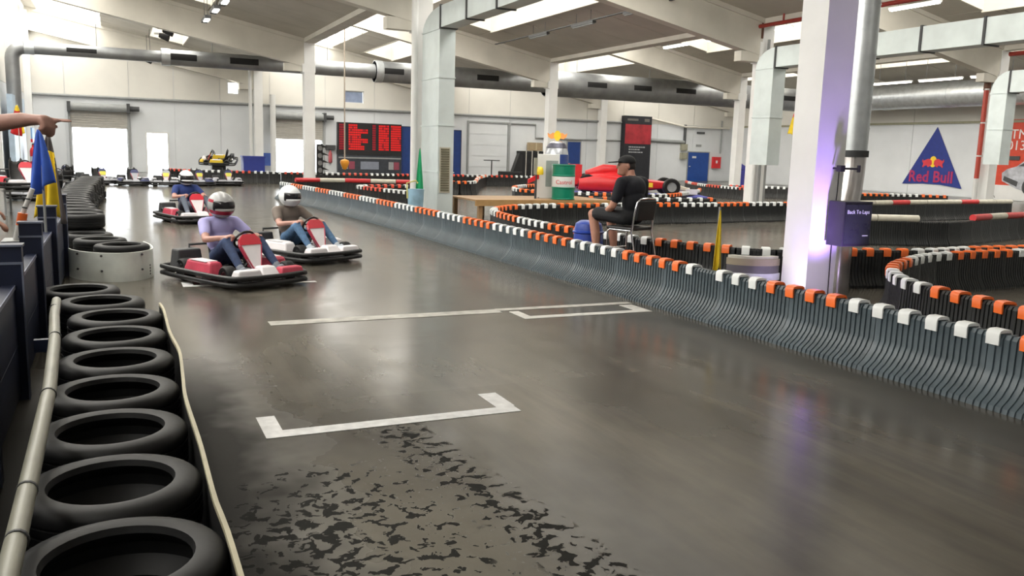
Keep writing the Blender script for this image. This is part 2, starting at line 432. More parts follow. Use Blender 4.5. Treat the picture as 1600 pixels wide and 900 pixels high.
for k in range(4):
    x0, x1 = LINES[k], LINES[k + 1]
    t0, t1 = ((x0 + .6, x0 + 3.4), (x0 + 1.7, x0 + 4.1), (x0 + 2.3, x0 + 3.9), (x0 + 2.3, x0 + 3.9))[k]
    w0, w1 = x0 + 5.6, x0 + 7.25                                   # light wells in the middle of the bay
    wells = [(a + 1.7, b - 1.7) for a, b in YI if b > 8]
    mb = MB(); slope_box(mb, k, t1, w0, YF, YB, .2, .24); slope_box(mb, k, w1, x1, YF, YB, .2, .24)
    edges = [YF] + [v for w in wells for v in w] + [YB]
    for a, b in zip(edges[::2], edges[1::2]): slope_box(mb, k, w0, w1, a, b, .2, .24)
    slope_box(mb, k, x0, t0, YF, YB, .2, .24)
    c = struct('ceiling_%d' % (k + 1), mb, M_ceil, 'sloping concrete roof slab of the ' + BAYN[k])
    for (ya, yb) in YI:
        s0, s1 = t0, t1
        n = max(1, round((yb - ya) / 2.35))
        for i in range(n):
            a = ya + (yb - ya) * i / n; b = ya + (yb - ya) * (i + 1) / n
            for (p, q) in ((x0, s0), (s1, w0), (w1, x1)):
                m2 = MB(); slope_box(m2, k, p, q, a, b, 0, .2, .02)
                m2.bevel = 0
                m2.build('roof_panel', M_ceil, c)
        wl = (ya + 1.7, yb - 1.7)
        if wl in wells:
            for a, b in ((ya, wl[0]), (wl[1], yb)):
                m2 = MB(); slope_box(m2, k, w0, w1, a, b, 0, .2, .02); m2.build('roof_panel', M_ceil, c)
            nwin += 1
            fr = MB()
            slope_box(fr, k, w0, w0 + .06, wl[0], wl[1], -.02, 1.35); slope_box(fr, k, w1 - .06, w1, wl[0], wl[1], -.08, 1.35)
            slope_box(fr, k, w0 + .06, w1 - .06, wl[0], wl[0] + .06, -.02, 1.35); slope_box(fr, k, w0 + .06, w1 - .06, wl[1] - .06, wl[1], -.02, 1.35)
            wd = struct('window_%d' % nwin, fr, M_cream, 'deep roof light well in the %s, %s from the viewer' % (BAYN[k], ORD[YI.index((ya, yb))]))
            nn = max(1, round((wl[1] - wl[0]) / 2.0))
            for i in range(nn):
                a = wl[0] + .06 + (wl[1] - wl[0] - .12) * i / nn; b = wl[0] + .06 + (wl[1] - wl[0] - .12) * (i + 1) / nn
                m2 = MB(); slope_box(m2, k, w0 + .06, w1 - .06, a + .01, b - .01, 1.28, 1.31); m2.build('pane', M_sky, wd)
        else:
            m2 = MB(); slope_box(m2, k, w0, w1, ya, yb, 0, .2, .02); m2.build('roof_panel', M_ceil, c)
        if yb < 8:            # unseen near end: skylights left out to cut light from behind
            for i in range(n):
                a = ya + (yb - ya) * i / n; b = ya + (yb - ya) * (i + 1) / n
                m2 = MB(); slope_box(m2, k, s0, s1, a, b, 0, .24, .02); m2.build('roof_panel', M_ceil, c)
            continue
        # skylight strip
        ns += 1
        fr = MB()
        for i in range(n + 1):
            y = ya + (yb - ya) * i / n
            slope_box(fr, k, s0, s1, max(ya, y - .04), min(yb, y + .04), 0, .22)
        nwin += 1
        w = struct('window_%d' % nwin, fr, M_white, 'roof skylight strip in the %s, %s from the viewer' % (BAYN[k], ORD[YI.index((ya, yb))]))
        for i in range(n):
            a = ya + (yb - ya) * i / n; b = ya + (yb - ya) * (i + 1) / n
            m2 = MB(); slope_box(m2, k, s0, s1, a + .04, b - .04, .14, .16)
            m2.build('pane', M_sky, w)
    # rafters
    for r, Y in enumerate(ROWS + [YB - .2]):
        m2 = MB(); slope_box(m2, k, x0, x1, Y - .18, Y + .18, -1.1, 0.02)
        slope_box(m2, k, x0, x1, Y - .26, Y + .26, -.14, 0.015)
        m2.bx(x1 - 1.0, x1 - .15, Y - .16, Y + .16, roofz(x1, k) - 1.25, roofz(x1, k) - .95)
        struct('roof_beam', m2, M_cream, 'sloping cream roof beam, %s row, over the %s' % (ORD[r], BAYN[k]))
# gutter beams on the column lines with the sawtooth glass above
for k in range(1, 4):
    X = LINES[k]; zl = roofz(X, k - 1)
    m2 = MB(); m2.bx(X - .24, X + .24, YF, YB, zl - .12, zl + .42)
    struct('edge_beam', m2, M_cream, 'long cream gutter beam over the %s column line' % ORD[k - 1])
    n = 16
    for (ya, yb) in YI:
        nwin += 1
        fr = MB()
        nn = max(1, round((yb - ya) / 1.75))
        for i in range(nn + 1):
            y = min(max(ya + (yb - ya) * i / nn, ya + .03), yb - .03)
            fr.bx(X - .05, X + .05, y - .03, y + .03, zl + .42, ZHI + .2)
        w = struct('window_%d' % nwin, fr, M_white, 'upright sawtooth glazing over the %s column line, %s stretch from the viewer' % (ORD[k - 1], ORD[YI.index((ya, yb))]))
        for i in range(nn):
            a = ya + (yb - ya) * i / nn; b = ya + (yb - ya) * (i + 1) / nn
            m2 = MB(); m2.bx(X - .01, X + .01, a + .03, b - .03, zl + .42, ZHI + .2); m2.build('pane', M_sky, w)
# columns
COLN = {(0, 0): 'thick white column lit violet beside the barrier', (0, 1): 'white column behind the grey floor duct',
        (0, 2): 'slim white column with a traffic light', (1, 1): 'white column with pipes behind the seated man',
        (1, 2): 'white column behind the green drum', (2, 1): 'white column with a red riser pipe near the blue triangle', (2, 2): 'white column hidden behind the piped column'}
for i, k in enumerate((1, 2, 3)):
    for r, Y in enumerate(ROWS):
        X = LINES[k]
        m2 = MB(); m2.bx(X - .225, X + .2, Y - .2, Y + .2, 0, roofz(X, k - 1) - 0.1)
        m2.bx(X - .30, X + .225, Y - .21, Y + .21, roofz(X, k - 1) - 1.28, roofz(X, k - 1) - .95)
        struct('column', m2, M_colm, COLN.get((i, r), 'white column on the right, outside the picture'))
for k in (1, 2, 3):
    X = LINES[k]; m2 = MB(); m2.bx(X - .225, X + .225, YB - .5, YB - .04, 0, roofz(X, k - 1) - .1)
    struct('column', m2, M_colm, 'white column against the far wall, %s from the left' % ORD[k - 1])
for Y in ROWS[1:] + [43.2, 49.8]:
    m2 = MB(); m2.bx(XL, XL + .35, Y - .2, Y + .2, 0, 7.9)
    struct('column', m2, M_colm, 'cream pilaster on the left wall at %d metres' % Y)

# ---------------------------------------------------------------- doors of the far wall
nd = 0
def roller(x0, x1, ztop, zopen, label):
    global nd
    nd += 1
    d = thing('door_%d' % nd, label, None, (0, 0, 0)); d['kind'] = 'structure'
    m2 = MB(); 
    n = int((ztop - zopen) / .12)
    for i in range(n):
        z = zopen + (ztop - zopen) * i / n
        s = MB(); s.bx(x0 - .1, x1 + .1, YB - .10, YB - .045, z, z + (ztop - zopen) / n - .012); s.build('slat', P('roller_slats', (0.42, 0.40, 0.36), .5), d)
    m2 = MB(); m2.cyl((x0 - .1, YB - .28, ztop + .05), (x1 + .1, YB - .28, ztop + .05), .2, n=18); m2.build('roller_drum', M_grey, d, 40)
    for x in (x0 - .16, x1 + .06):
        s = MB(); s.bx(x, x + .1, YB - .16, YB - .04, 0, ztop); s.build('guide_rail', M_grey, d)
        s = MB(); s.bx(x - .02, x + .14, YB - .5, YB - .04, ztop - .2, ztop + .3); s.build('bracket', M_dark, d)
    s = MB(); s.cyl((x1 + .18, YB - .3, ztop + .05), (x1 + .65, YB - .3, ztop + .05), .13, n=12); s.build('motor', M_dark, d, 40)
    return d
roller(DOOR1[0], DOOR1[1], 3.25, 2.25, 'half-open roller door with bright daylight, left on the far wall')
roller(DOOR3[0], DOOR3[1], 3.25, 2.0, 'half-open roller door behind the slim column, right of the small door')
nd += 1
m2 = MB()
for (a, b, z0, z1) in ((DOOR2[0] - .08, DOOR2[0], 0, 2.16), (DOOR2[1], DOOR2[1] + .08, 0, 2.16), (DOOR2[0], DOOR2[1], 2.08, 2.16)):
    m2.bx(a, b, YB - .06, YB + .3, z0, z1)
struct('door_%d' % nd, m2, M_white, 'small open doorway full of daylight on the far wall')
def leaf_door(x0, x1, z1, mat, label, handle=True, y=YB):
    global nd
    nd += 1
    m2 = MB(); m2.bx(x0 - .07, x0, y - .08, y - .03, 0, z1 + .07).bx(x1, x1 + .07, y - .08, y - .03, 0, z1 + .07).bx(x0, x1, y - .08, y - .03, z1, z1 + .07)
    d = struct('door_%d' % nd, m2, M_grey, label)
    m2 = MB(); m2.bx(x0, x1, y - .075, y - .03, 0.01, z1); m2.build('door_leaf', mat, d)
    m2 = MB(); m2.bx(x0 + .06, x0 + .2, y - .12, y - .075, 1.02, 1.06); m2.build('door_handle', M_chrome, d)
    return d
leaf_door(36.67, 38.44, 2.02, P('blue_door', (0.01, 0.06, 0.28), .45), 'blue double-width door beside a red fire box at the far right')
leaf_door(27.0, 27.95, 2.43, M_blue, 'dark blue door behind the giant can')
m2 = MB(); m2.bx(37.0, 37.35, YB - .085, YB - .076, 1.62, 1.76)
tag(m2.build('door_sign', M_white), 'tiny white notice on the blue door', 'sign')
m2 = MB(); m2.bx(37.3, 37.75, YB - .06, YB - .03, 2.42, 2.58)
tag(m2.build('exit_sign', M_grey), 'small grey plate on the wall above the blue door', 'sign')
m2 = MB(); m2.bx(37.3, 37.95, YB - .1, YB - .03, 3.32, 3.46)
tag(m2.build('emergency_light', M_dark), 'dark emergency lamp high above the blue door', 'lamp')
for (x0, x1, z0, z1, lb, nm) in ((15.62, 17.0, 0, 3.0, 'dark blue wall panel right of the scoreboard', 'wall_board'), (18.9, 19.5, 0, 2.9, 'dark blue wall panel right of the floor duct', 'wall_board')):
    m2 = MB(); m2.bx(x0, x1, YB - .12, YB - .03, z0, z1); o = m2.build(nm, M_blue); tag(o, lb, 'wall panel')
    m3 = MB(); m3.bx(x0, x0 + .04, YB - .14, YB - .12, z0, z1).bx(x1 - .04, x1, YB - .14, YB - .12, z0, z1).bx(x0, x1, YB - .14, YB - .12, z1 - .04, z1); m3.build('frame', M_navy, o)
# white sectional door with a grey frame between the blue panel and the cabinets
nd += 1
m2 = MB(); m2.bx(19.9, 20.0, YB - .16, YB - .03, 0, 3.5).bx(22.65, 22.8, YB - .16, YB - .03, 0, 3.5).bx(20.0, 22.65, YB - .16, YB - .03, 3.4, 3.5)
d = struct('door_%d' % nd, m2, M_grey, 'closed white sectional door in a grey frame, far wall centre')
for i in range(5):
    m2 = MB(); m2.bx(20.02, 22.63, YB - .1, YB - .03, .02 + i * .675, .02 + i * .675 + .66); m2.build('door_panel', M_wall, d)
# pipework on the far wall
def pipe(name, path, r, mat, label, cat='pipe'):
    return tag(MB().tube(path, r, 10).build(name, mat, None, 40), label, cat)
pipe('wall_conduit', [(22.9, YB - .1, 3.45), (24.6, YB - .1, 3.45), (24.6, YB - .1, 2.6), (27.5, YB - .1, 2.6), (31, YB - .1, 2.65)], .05, M_grey, 'stepped grey conduit on the far wall behind the giant can')
pipe('wall_conduit', [(33.1, YB - .1, 2.75), (36.2, YB - .1, 2.7)], .12, M_grey, 'thick grey pipe right of the tall banner')
pipe('wall_conduit', [(36.25, YB - .1, 3.9), (36.25, YB - .1, 2.3)], .1, M_dark, 'dark upright pipe left of the blue door')
pipe('wall_conduit', [(33.3, YB - .2, 4.2), (36.2, YB - .2, 3.75), (40, YB - .2, 3.78)], .07, M_cream, 'slanting cream pipe above the blue door')
pipe('wall_conduit', [(39.4, YB - .1, 4.3), (39.4, YB - .1, 2.0)], .05, M_grey, 'thin grey riser above the red fire box')
for i, (z, lb) in enumerate(((2.35, 'upper'), (1.75, 'lower'))):
    m2 = MB(); m2.bx(35.95, 36.4, YB - .3, YB - .03, z - .22, z + .22).bx(36.0, 36.35, YB - .32, YB - .3, z - .17, z + .17)
    tag(m2.build('fuse_box', P('khaki_box', (0.3, 0.29, 0.22), .5)), lb + ' of two khaki boxes beside the blue door', 'box')
m2 = MB(); m2.bx(38.75, 39.4, YB - .25, YB - .03, .95, 1.75)
o = m2.build('fire_hose_box', M_red); tag(o, 'red fire hose box right of the blue door', 'fire box')
m2 = MB(); m2.bx(38.95, 39.1, YB - .26, YB - .25, 1.3, 1.5); m2.build('emblem', M_white, o)
# ================================================================ DUCTS AND SERVICES
DZ, DY = 5.2, 40.0
duct = thing('round_duct', 'long round grey steel air duct crossing the hall under the roof', 'duct', (0, DY, DZ))
def dpart(name, mb, mat=M_galvd, parent=duct, smooth=40):
    for i, p in enumerate(mb.v): mb.v[i] = (p[0], p[1] - DY, p[2] - DZ)
    return mb.build(name, mat, parent, smooth)
SEGS = [(-3.1, 1.95, .24), (1.95, 11.2, .33), (11.2, 20.2, .48), (20.2, 37.2, .65)]
for (a, b, r) in SEGS:
    n = max(1, round((b - a) / 4.5))
    for i in range(n):
        p, q = a + (b - a) * i / n, a + (b - a) * (i + 1) / n
        dpart('duct_section', MB().cyl((p, DY, DZ), (q, DY, DZ), r, n=28))
    dpart('collar', MB().cyl((a, DY, DZ), (a + .35, DY, DZ), r + .025, n=28), M_galv)
arc = lambda c, r, a0, a1, n: [(c[0] + r * math.cos(R(a0 + (a1 - a0) * i / n)), c[1] + r * math.sin(R(a0 + (a1 - a0) * i / n))) for i in range(n + 1)]
# left elbow down the wall
el = [(-3.1 + (x - 0), DY, DZ + z) for x, z in [(0, 0)] + [(-.45 * math.sin(R(t)), -.45 + .45 * math.cos(R(t))) for t in range(0, 91, 15)]]
dpart('elbow', MB().tube(el + [(-3.55, DY, 2.6)], .26, 24))
# right elbow and the run along the right wall
el = [(37.2 + 1.3 * math.sin(R(t)), DY - 1.3 + 1.3 * math.cos(R(t)), DZ) for t in range(0, 91, 10)]
dpart('elbow', MB().tube(el, .65, 28))
for i in range(9):
    y0 = DY - 1.3 - i * 4.0
    dpart('duct_section', MB().cyl((38.5, y0, DZ), (38.5, y0 - 3.97, DZ), .65, n=28), M_galv)
    dpart('collar', MB().cyl((38.5, y0 + .06, DZ), (38.5, y0 - .12, DZ), .67, n=28), M_galv)
def vent(xc, w, h, r):
    mb = MB(); n = 5; v = []
    for rr in (r + .015, r - .03):
        for s in (-w / 2, w / 2):
            for i in range(n + 1):
                t = (-h / 2 + h * i / n) / r + R(2)
                v.append((xc + s, DY - rr * math.cos(t), DZ + rr * math.sin(t)))
    m = n + 1; f = []
    for i in range(n):
        f.append((i, i + 1, m + i + 1, m + i)); f.append((2 * m + i, 3 * m + i, 3 * m + i + 1, 2 * m + i + 1))
    f += [(0, m, 3 * m, 2 * m), (n, 2 * m + n, 3 * m + n, m + n)]
    f += [(i, 2 * m + i, 2 * m + i + 1, i + 1) for i in range(n)] + [(m + i, m + i + 1, 3 * m + i + 1, 3 * m + i) for i in range(n)]
    mb.add(v, f); dpart('air_vent', mb, M_blackm, duct, None)
for xc, w, r in ((-1.05, 1.1, .24), (2.75, 1.2, .33), (5.3, 1.2, .33), (11.9, 1.2, .48), (16.8, 1.15, .48), (22.9, 1.15, .65), (25.7, 1.1, .65), (28.5, 1.3, .65), (36.0, 1.2, .65)):
    vent(xc, w, .26 if r > .3 else .16, r)
for xc in (-.5, 4, 9, 15, 22, 26.5, 33):
    dpart('hanger', MB().cyl((xc, DY, DZ), (xc, DY, 7.4), .015, n=6), M_grey)

def rect_duct(name, label, x0, x1, y0, y1, zb, zt, yend, th, grille=False, seams=6):
    """upright sheet-metal duct with a rounded elbow into a run towards the viewer (-Y)"""
    d = thing(name, label, 'duct', ((x0 + x1) / 2, (y0 + y1) / 2, zb))
    org = Vector(d.location)
    def part(nm, mb, mat=M_rectd, smooth=None):
        mb.v = [tuple(Vector(p) - org) for p in mb.v]; return mb.build(nm, mat, d, smooth)
    n = max(2, round((zt - zb) / 1.25))
    for i in range(n):
        a, b = zb + (zt - zb) * i / n, zb + (zt - zb) * (i + 1) / n
        part('duct_section', MB().bx(x0, x1, y0, y1, a, b - .012))
        part('flange', MB().bx(x0 - .02, x1 + .02, y0 - .02, y1 + .02, b - .03, b))
    # elbow profile in the Y-Z plane
    rad = y1 - y0
    pts = [(y1, zt)] + [(y0 - .05 + (rad + .05) * math.cos(R(t)), zt + th * math.sin(R(t))) for t in range(0, 91, 12)] + [(y0 - .05, zt + th), (y0 - .05, zt), (y0, zt)]
    T = Matrix(((0, 0, 1, 0), (1, 0, 0, 0), (0, 1, 0, 0), (0, 0, 0, 1)))
    part('elbow', MB().prism(pts, x0, x1, T))
    m = seams
    for i in range(m):
        a = y0 - .05 - (y0 - yend) * i / m; b = y0 - .05 - (y0 - yend) * (i + 1) / m
        part('duct_section', MB().bx(x0, x1, b + .012, a, zt, zt + th))
        part('flange', MB().bx(x0 - .025, x1 + .025, a - .03, a + .03, zt - .025, zt + th + .025), M_dark)
    if grille:
        gx0, gx1 = x0 + .07, x1 - .12
        part('grille_frame', MB().bx(gx0 - .03, gx1 + .03, y0 - .025, y0 - .005, .62, 1.72), P('beige_frame', (0.45, 0.42, 0.34), .5))
        for i in range(18):
            z = .66 + i * .058
            part('grille_slat', MB().bx(gx0, gx1, y0 - .04, y0 - .024, z, z + .04), P('olive_slat', (0.12, 0.11, 0.07), .6))
    return d
rect_duct('floor_duct', 'grey rectangular air duct with a tall grille rising before the white column', 7.12, 7.52, 19.75, 21.0, 0.0, 4.52, 6.5, .5, True, 8)
rect_duct('hanging_duct', 'pale rectangular duct hanging beside the piped column, open at the bottom', 17.2, 17.66, 19.65, 20.4, 1.5, 4.27, 5.0, .56, False, 9)
rect_duct('hanging_duct', 'pale rectangular duct hanging at the right edge beside the racing banner', 27.0, 27.5, 19.46, 20.06, 1.72, 4.1, 6.0, .7, False, 8)

# spiral duct beside the violet column
sd = thing('spiral_duct', 'shiny spiral-wound round duct coming down beside the violet column', 'duct', (8.5, 8.1, 0))
for i in range(14):
    z0 = 1.78 + i * .3
    MB().cyl((0, 0, z0), (0, 0, z0 + .285), .15, n=24).build('duct_section', M_galv, sd, 40)
    MB().cyl((0, 0, z0 + .285), (0, 0, z0 + .3), .156, n=24).build('seam', M_galv, sd, 40)
MB().cyl((0, 0, 1.72), (0, 0, 1.8), .17, n=24).build('collar', M_dark, sd, 40)
MB().tube([(0, 0, 1.74), (-.01, -.01, 1.55), (-.05, -.03, 1.3), (-.12, -.06, 1.05), (-.18, -.09, .85), (-.2, -.1, .6), (-.2, -.1, 0)], .145, 24).build('lower_pipe', P('warm_steel', (0.5, 0.47, 0.46), .25, .8, var=.15), sd, 40)

# downpipe beside the floor-duct column, pipes on the piped column
pipe('downpipe', [(6.98, 21.2, 0), (6.98, 21.2, 5.7)], .085, M_colm, 'white round downpipe on the column behind the floor duct')
pipe('downpipe', [(18.1, 21.25, 0), (18.1, 21.25, 5.2)], .06, M_colm, 'slim white pipe on the piped column')
pipe('downpipe', [(18.4, 21.3, 0.0), (18.4, 21.3, 5.3)], .045, M_grey, 'slim grey pipe on the piped column')
pipe('downpipe', [(8.05, 49.3, 0), (8.05, 49.3, 4.4)], .16, M_white, 'thick white downpipe beside the far left column')
pipe('downpipe', [(6.85, 49.3, 0), (6.85, 49.3, 5.7)], .09, M_white, 'slim white downpipe left of the far left column')
m2 = MB(); m2.bx(18.15, 18.28, 21.25, 21.35, 2.1, 3.0)
tag(m2.build('wall_plate', P('salmon_plate', (0.55, 0.12, 0.1), .5)), 'narrow red plate on the piped column', 'sign')
sp = thing('sprinkler_pipe', 'dark red sprinkler pipe along the third column line', 'pipe', (18.1, 21.4, 5.68))
MB().cyl((0, 0.4, 0), (0, -20, 0), .06, n=12).build('main_run', M_redp, sp, 40)
for i in range(6): MB().cyl((0, -1 - i * 3, -.0), (0, -1 - i * 3, .25), .03, n=8).build('hanger', M_redp, sp)
MB().cyl((0, 0.25, -.5), (0, .25, .5), .1, n=10).build('valve', P('rust', (0.12, 0.05, 0.03), .7), sp, 40)
MB().cyl((.12, 0.05, -.35), (.12, .05, .3), .06, n=10).build('valve', P('rust', (0.12, 0.05, 0.03), .7), sp, 40)
sp = thing('riser_pipe', 'red riser pipe climbing the column left of the racing banner', 'pipe', (29.02, 21.72, 0))
MB().cyl((0,0,0),(0,0,.01),.09,n=12).build('foot_plate', M_white, sp)
MB().tube([(-.02, 0, 1.2), (-.02, 0, 4.72)], .085, 12).build('riser', P('riser_red', (0.42, 0.05, 0.03), .45), sp, 40)
MB().cyl((-.02, 0, .1), (-.02, 0, 1.2), .085, n=12).build('lower_riser', M_white, sp, 40)

MB().cyl((0, 0, 4.4), (0, 0, 4.72), .12, n=10).build('valve', P('rust', (0.12, 0.05, 0.03), .7), sp, 40)
for z in (2.0, 3.2, 4.4): MB().cyl((-.02, -.02, z), (-.02, -.02, z + .05), .1, n=12).build('clamp', M_white, sp)

sp = thing('sprinkler_pipe', 'dark red sprinkler pipe at the right edge under the roof', 'pipe', (29.05, 21.0, 5.62))
MB().cyl((0, 0, 0), (0, -14, 0), .08, n=12).build('main_run', M_redp, sp, 40)
for i in range(4): MB().cyl((0, -1 - i * 3.5, 0), (0, -1 - i * 3.5, .4), .03, n=8).build('hanger', M_redp, sp)
# lamps -------------------------------------------------------------------
def tube_lamp(loc, L, label, hang, lit=True, group=None):
    t = thing('tube_lamp', label, 'lamp', loc, 0, group)
    MB().bx(-.07, .07, -L / 2, L / 2, 0, .065).build('housing', M_white if lit else M_dark, t)
    for s in (-.03, .03): MB().cyl((s, -L / 2 + .04, -.02), (s, L / 2 - .04, -.02), .02, n=8).build('tube', M_tube if lit else M_grey, t)
    for y in (-L / 3, L / 3): MB().cyl((0, y, .07), (0, y, hang), .01, n=5).build('hanger', M_dark, t)
    return t
for i in range(7):
    y = 23.0 - 2.6 * 4 + i * 2.6
    tube_lamp((14.75, 9.5 + i * 3.4, 6.02), 1.5, '%s unlit tube lamp from the viewer in the second roof bay' % ORD[i], .45, False)
for i in range(8): tube_lamp((33.0, 14 + i * 2.6, 5.35), 2.2, '%s lit tube lamp from the viewer in the bay along the right wall' % ORD[i], 1.6)
for i in range(6): tube_lamp((21.8, 16 + i * 3.0, 6.3), 1.8, '%s lit tube lamp from the viewer in the third roof bay' % ORD[i], .9)
MB_ch = MB().bx(14.71, 14.79, 8, 34, 6.10, 6.13)
tag(MB_ch.build('cable_tray', M_dark), 'thin dark cable tray carrying the lamps of the second roof bay', 'cable tray')
for i, (x, y, z) in enumerate(((3.15, 27.7, 5.8), (3.08, 29.6, 5.8), (3.03, 32.0, 5.8))):
    t = thing('floodlight', '%s bright trough lamp from the right, hanging over the start straight' % ORD[i], 'lamp', (x, y, z))
    MB().bx(-.1, .1, -.7, .7, 0, .1).build('housing', M_dark, t)
    MB().bx(-.08, .08, -.55, .1, -.03, 0).build('diffuser', M_tube, t)
    for yy in (-.5, .5): MB().cyl((0, yy, .1), (0, yy, .85), .01, n=5).build('hanger', M_dark, t)
for i, (x, y, z) in enumerate(((2.05, 36.9, 5.95), (2.0, 38.8, 5.95), (1.75, 46.0, 5.8), (1.7, 48.6, 5.8))):
    t = thing('floodlight', '%s small dark spotlight of the far row over the parked karts' % ORD[i], 'lamp', (x, y, z))
    MB().cyl((-.15, 0, 0), (.2, -.1, -.1), .1, .16, 12).build('housing', M_blackm, t, 40)
    MB().bx(-.35, .35, -.05, .05, .02, .09).build('bracket', M_white if i < 2 else M_grey, t)
    MB().cyl((0, 0, .05), (0, 0, roofz(x, 0) - z), .012, n=5).build('hanger', M_dark, t)
for i, y in enumerate((24.5, 30.0)):
    t = thing('floodlight', '%s small spotlight under the bright skylight of the second bay' % ORD[i], 'lamp', (10.3, y + 3, 6.75))
    MB().cyl((0, 0, 0), (.1, -.1, -.15), .07, .11, 10).build('housing', M_blackm, t, 40); MB().cyl((0, 0, 0), (0, 0, .6), .012, n=5).build('hanger', M_dark, t)

# violet spotlights at the foot of the near column
def par_light(loc, aim, label, power):
    t = thing('led_spotlight', label, 'spotlight', loc)
    v = (Vector(aim) - Vector(loc)).normalized()
    T = Vector((0, 0, 1)).rotation_difference(v).to_matrix().to_4x4()
    mb = MB().lathe([(.05, -.12), (.115, -.1), (.125, .0), (.125, .03), (.115, .03), (.11, .005)], 24, mat=T); mb.build('housing', M_black, t, 40)
    for i in range(12):
        a = 2 * math.pi * i / 9 if i < 9 else 2 * math.pi * (i - 9) / 3
        r = .085 if i < 9 else .035
        MB().lathe([(.02, .0), (.02, .012), (.001, .016)], 8, (r * math.cos(a), r * math.sin(a), 0.005), mat=T).build('led_lens', M_uv, t)
    MB().tube([tuple(T @ Vector((.14 * math.cos(R(q)), .0, -.03 - .14 * math.sin(R(q))))) for q in range(0, 181, 20)], .01, 6).build('yoke', M_black, t)
    ld = bpy.data.lights.new('violet_beam', 'SPOT'); ld.energy = power; ld.color = (0.45, 0.27, 1.0); ld.spot_size = R(80); ld.spot_blend = 1.0; ld.shadow_soft_size = .09
    lo = bpy.data.objects.new('violet_beam', ld); COL.objects.link(lo); lo.parent = t
    lo.location = v * .06
    lo.rotation_euler = Vector((0, 0, -1)).rotation_difference(v).to_euler()
    return t
par_light((6.78, 7.3, .16), (7.2, 7.5, 2.2), 'violet floor spotlight half hidden left of the column foot', 14)
par_light((7.12, 6.68, .16), (7.3, 7.3, 1.7), 'violet floor spotlight shining up the right face of the column', 250)

# ================================================================ BARRIERS
def section_mesh(name, L, ribs, h, flare, mat, half=.052):
    """ribbed plastic barrier block, length along local Y, symmetric flared foot"""
    prof = [(half + flare, 0.0), (half + flare * .95, .035), (half + flare * .55, .09), (half + flare * .22, .16), (half + .004, .24), (half, h - .03), (half - .02, h)]
    prof = prof + [(-x, z) for x, z in reversed(prof)]
    ys = []
    pitch = (L - .06) / ribs
    ys.append((-L / 2 + .004, 0)); ys.append((-L / 2 + .04, 0))
    for i in range(ribs):
        a = -L / 2 + .04 + i * pitch
        ys += [(a + pitch * .02, .012), (a + pitch * .30, .012), (a + pitch * .34, 0), (a + pitch * .98, 0)]
    ys.append((L / 2 - .004, 0))
    mb = MB(); n = len(prof); v = []
    for (y, d) in ys:
        for (x, z) in prof:
            v.append((x - (d if x > 0 else -d), y, z - (d * .3 if z > h - .02 else 0)))
    f = []
    for i in range(len(ys) - 1):
        for j in range(n - 1): f.append((i * n + j, i * n + j + 1, (i + 1) * n + j + 1, (i + 1) * n + j))
        f.append((i * n + n - 1, i * n, (i + 1) * n, (i + 1) * n + n - 1))
    f += [tuple(range(n)), tuple(reversed(range((len(ys) - 1) * n, len(ys) * n)))]
    mb.add(v, f)
    return mb.mesh(name, mat, 25)
SEC_MAIN = section_mesh('barrier_section', 1.0, 18, .50, .17, M_barr)
SEC_IN = section_mesh('barrier_section', .5, 9, .50, .09, P('barrier_charcoal', (0.014, 0.0155, 0.016), .45, var=.2))
SEC_FAR = section_mesh('barrier_section', .5, 3, .50, .06, M_barrb)
def cap_mesh(mat):
    o = [(-.068, -.08), (-.072, -.004), (-.058, .02), (-.034, .028), (.034, .028), (.058, .02), (.072, -.004), (.068, -.08)]
    i_ = [(.0555, -.08), (.0555, .004), (-.0555, .004), (-.0555, -.08)]
    mb = MB(); mb.prism(o + i_, -.05, .05, Matrix(((1, 0, 0, 0), (0, 0, 1, 0), (0, 1, 0, 0), (0, 0, 0, 1))))
    return mb.mesh('cap', mat, 50)
CAPS = {c: cap_mesh(M_cap[c]) for c in 'wo'}
CAPS['r'] = cap_mesh(P('cap_faded_red', (0.75, 0.09, 0.05), .4, var=.1))
def tube_mesh(mat):
    mb = MB(); mb.cyl((0, -.44, 0), (0, .44, 0), .075, n=12); return mb.mesh('top_tube', mat, 40)
TUBES = {c: tube_mesh(M_cap[c]) for c in 'rbw'}
def resample(path, step, smooth=True):
    pts = [Vector((p[0], p[1], 0)) for p in path]
    if smooth and len(pts) > 2:
        out = []
        for i in range(len(pts) - 1):
            p0 = pts[max(i - 1, 0)]; p1 = pts[i]; p2 = pts[i + 1]; p3 = pts[min(i + 2, len(pts) - 1)]
            for j in range(12):
                t = j / 12
                out.append(.5 * ((2 * p1) + (p2 - p0) * t + (2 * p0 - 5 * p1 + 4 * p2 - p3) * t * t + (3 * p1 - p0 - 3 * p2 + p3) * t ** 3))
        out.append(pts[-1]); pts = out
    d = [0]
    for a, b in zip(pts[:-1], pts[1:]): d.append(d[-1] + (b - a).length)
    n = max(1, round(d[-1] / step)); res = []
    k = 0
    for i in range(n + 1):
        s = d[-1] * i / n
        while k < len(d) - 2 and d[k + 1] < s: k += 1
        t = (s - d[k]) / max(1e-6, d[k + 1] - d[k])
        res.append(pts[k].lerp(pts[k + 1], t))
    return res
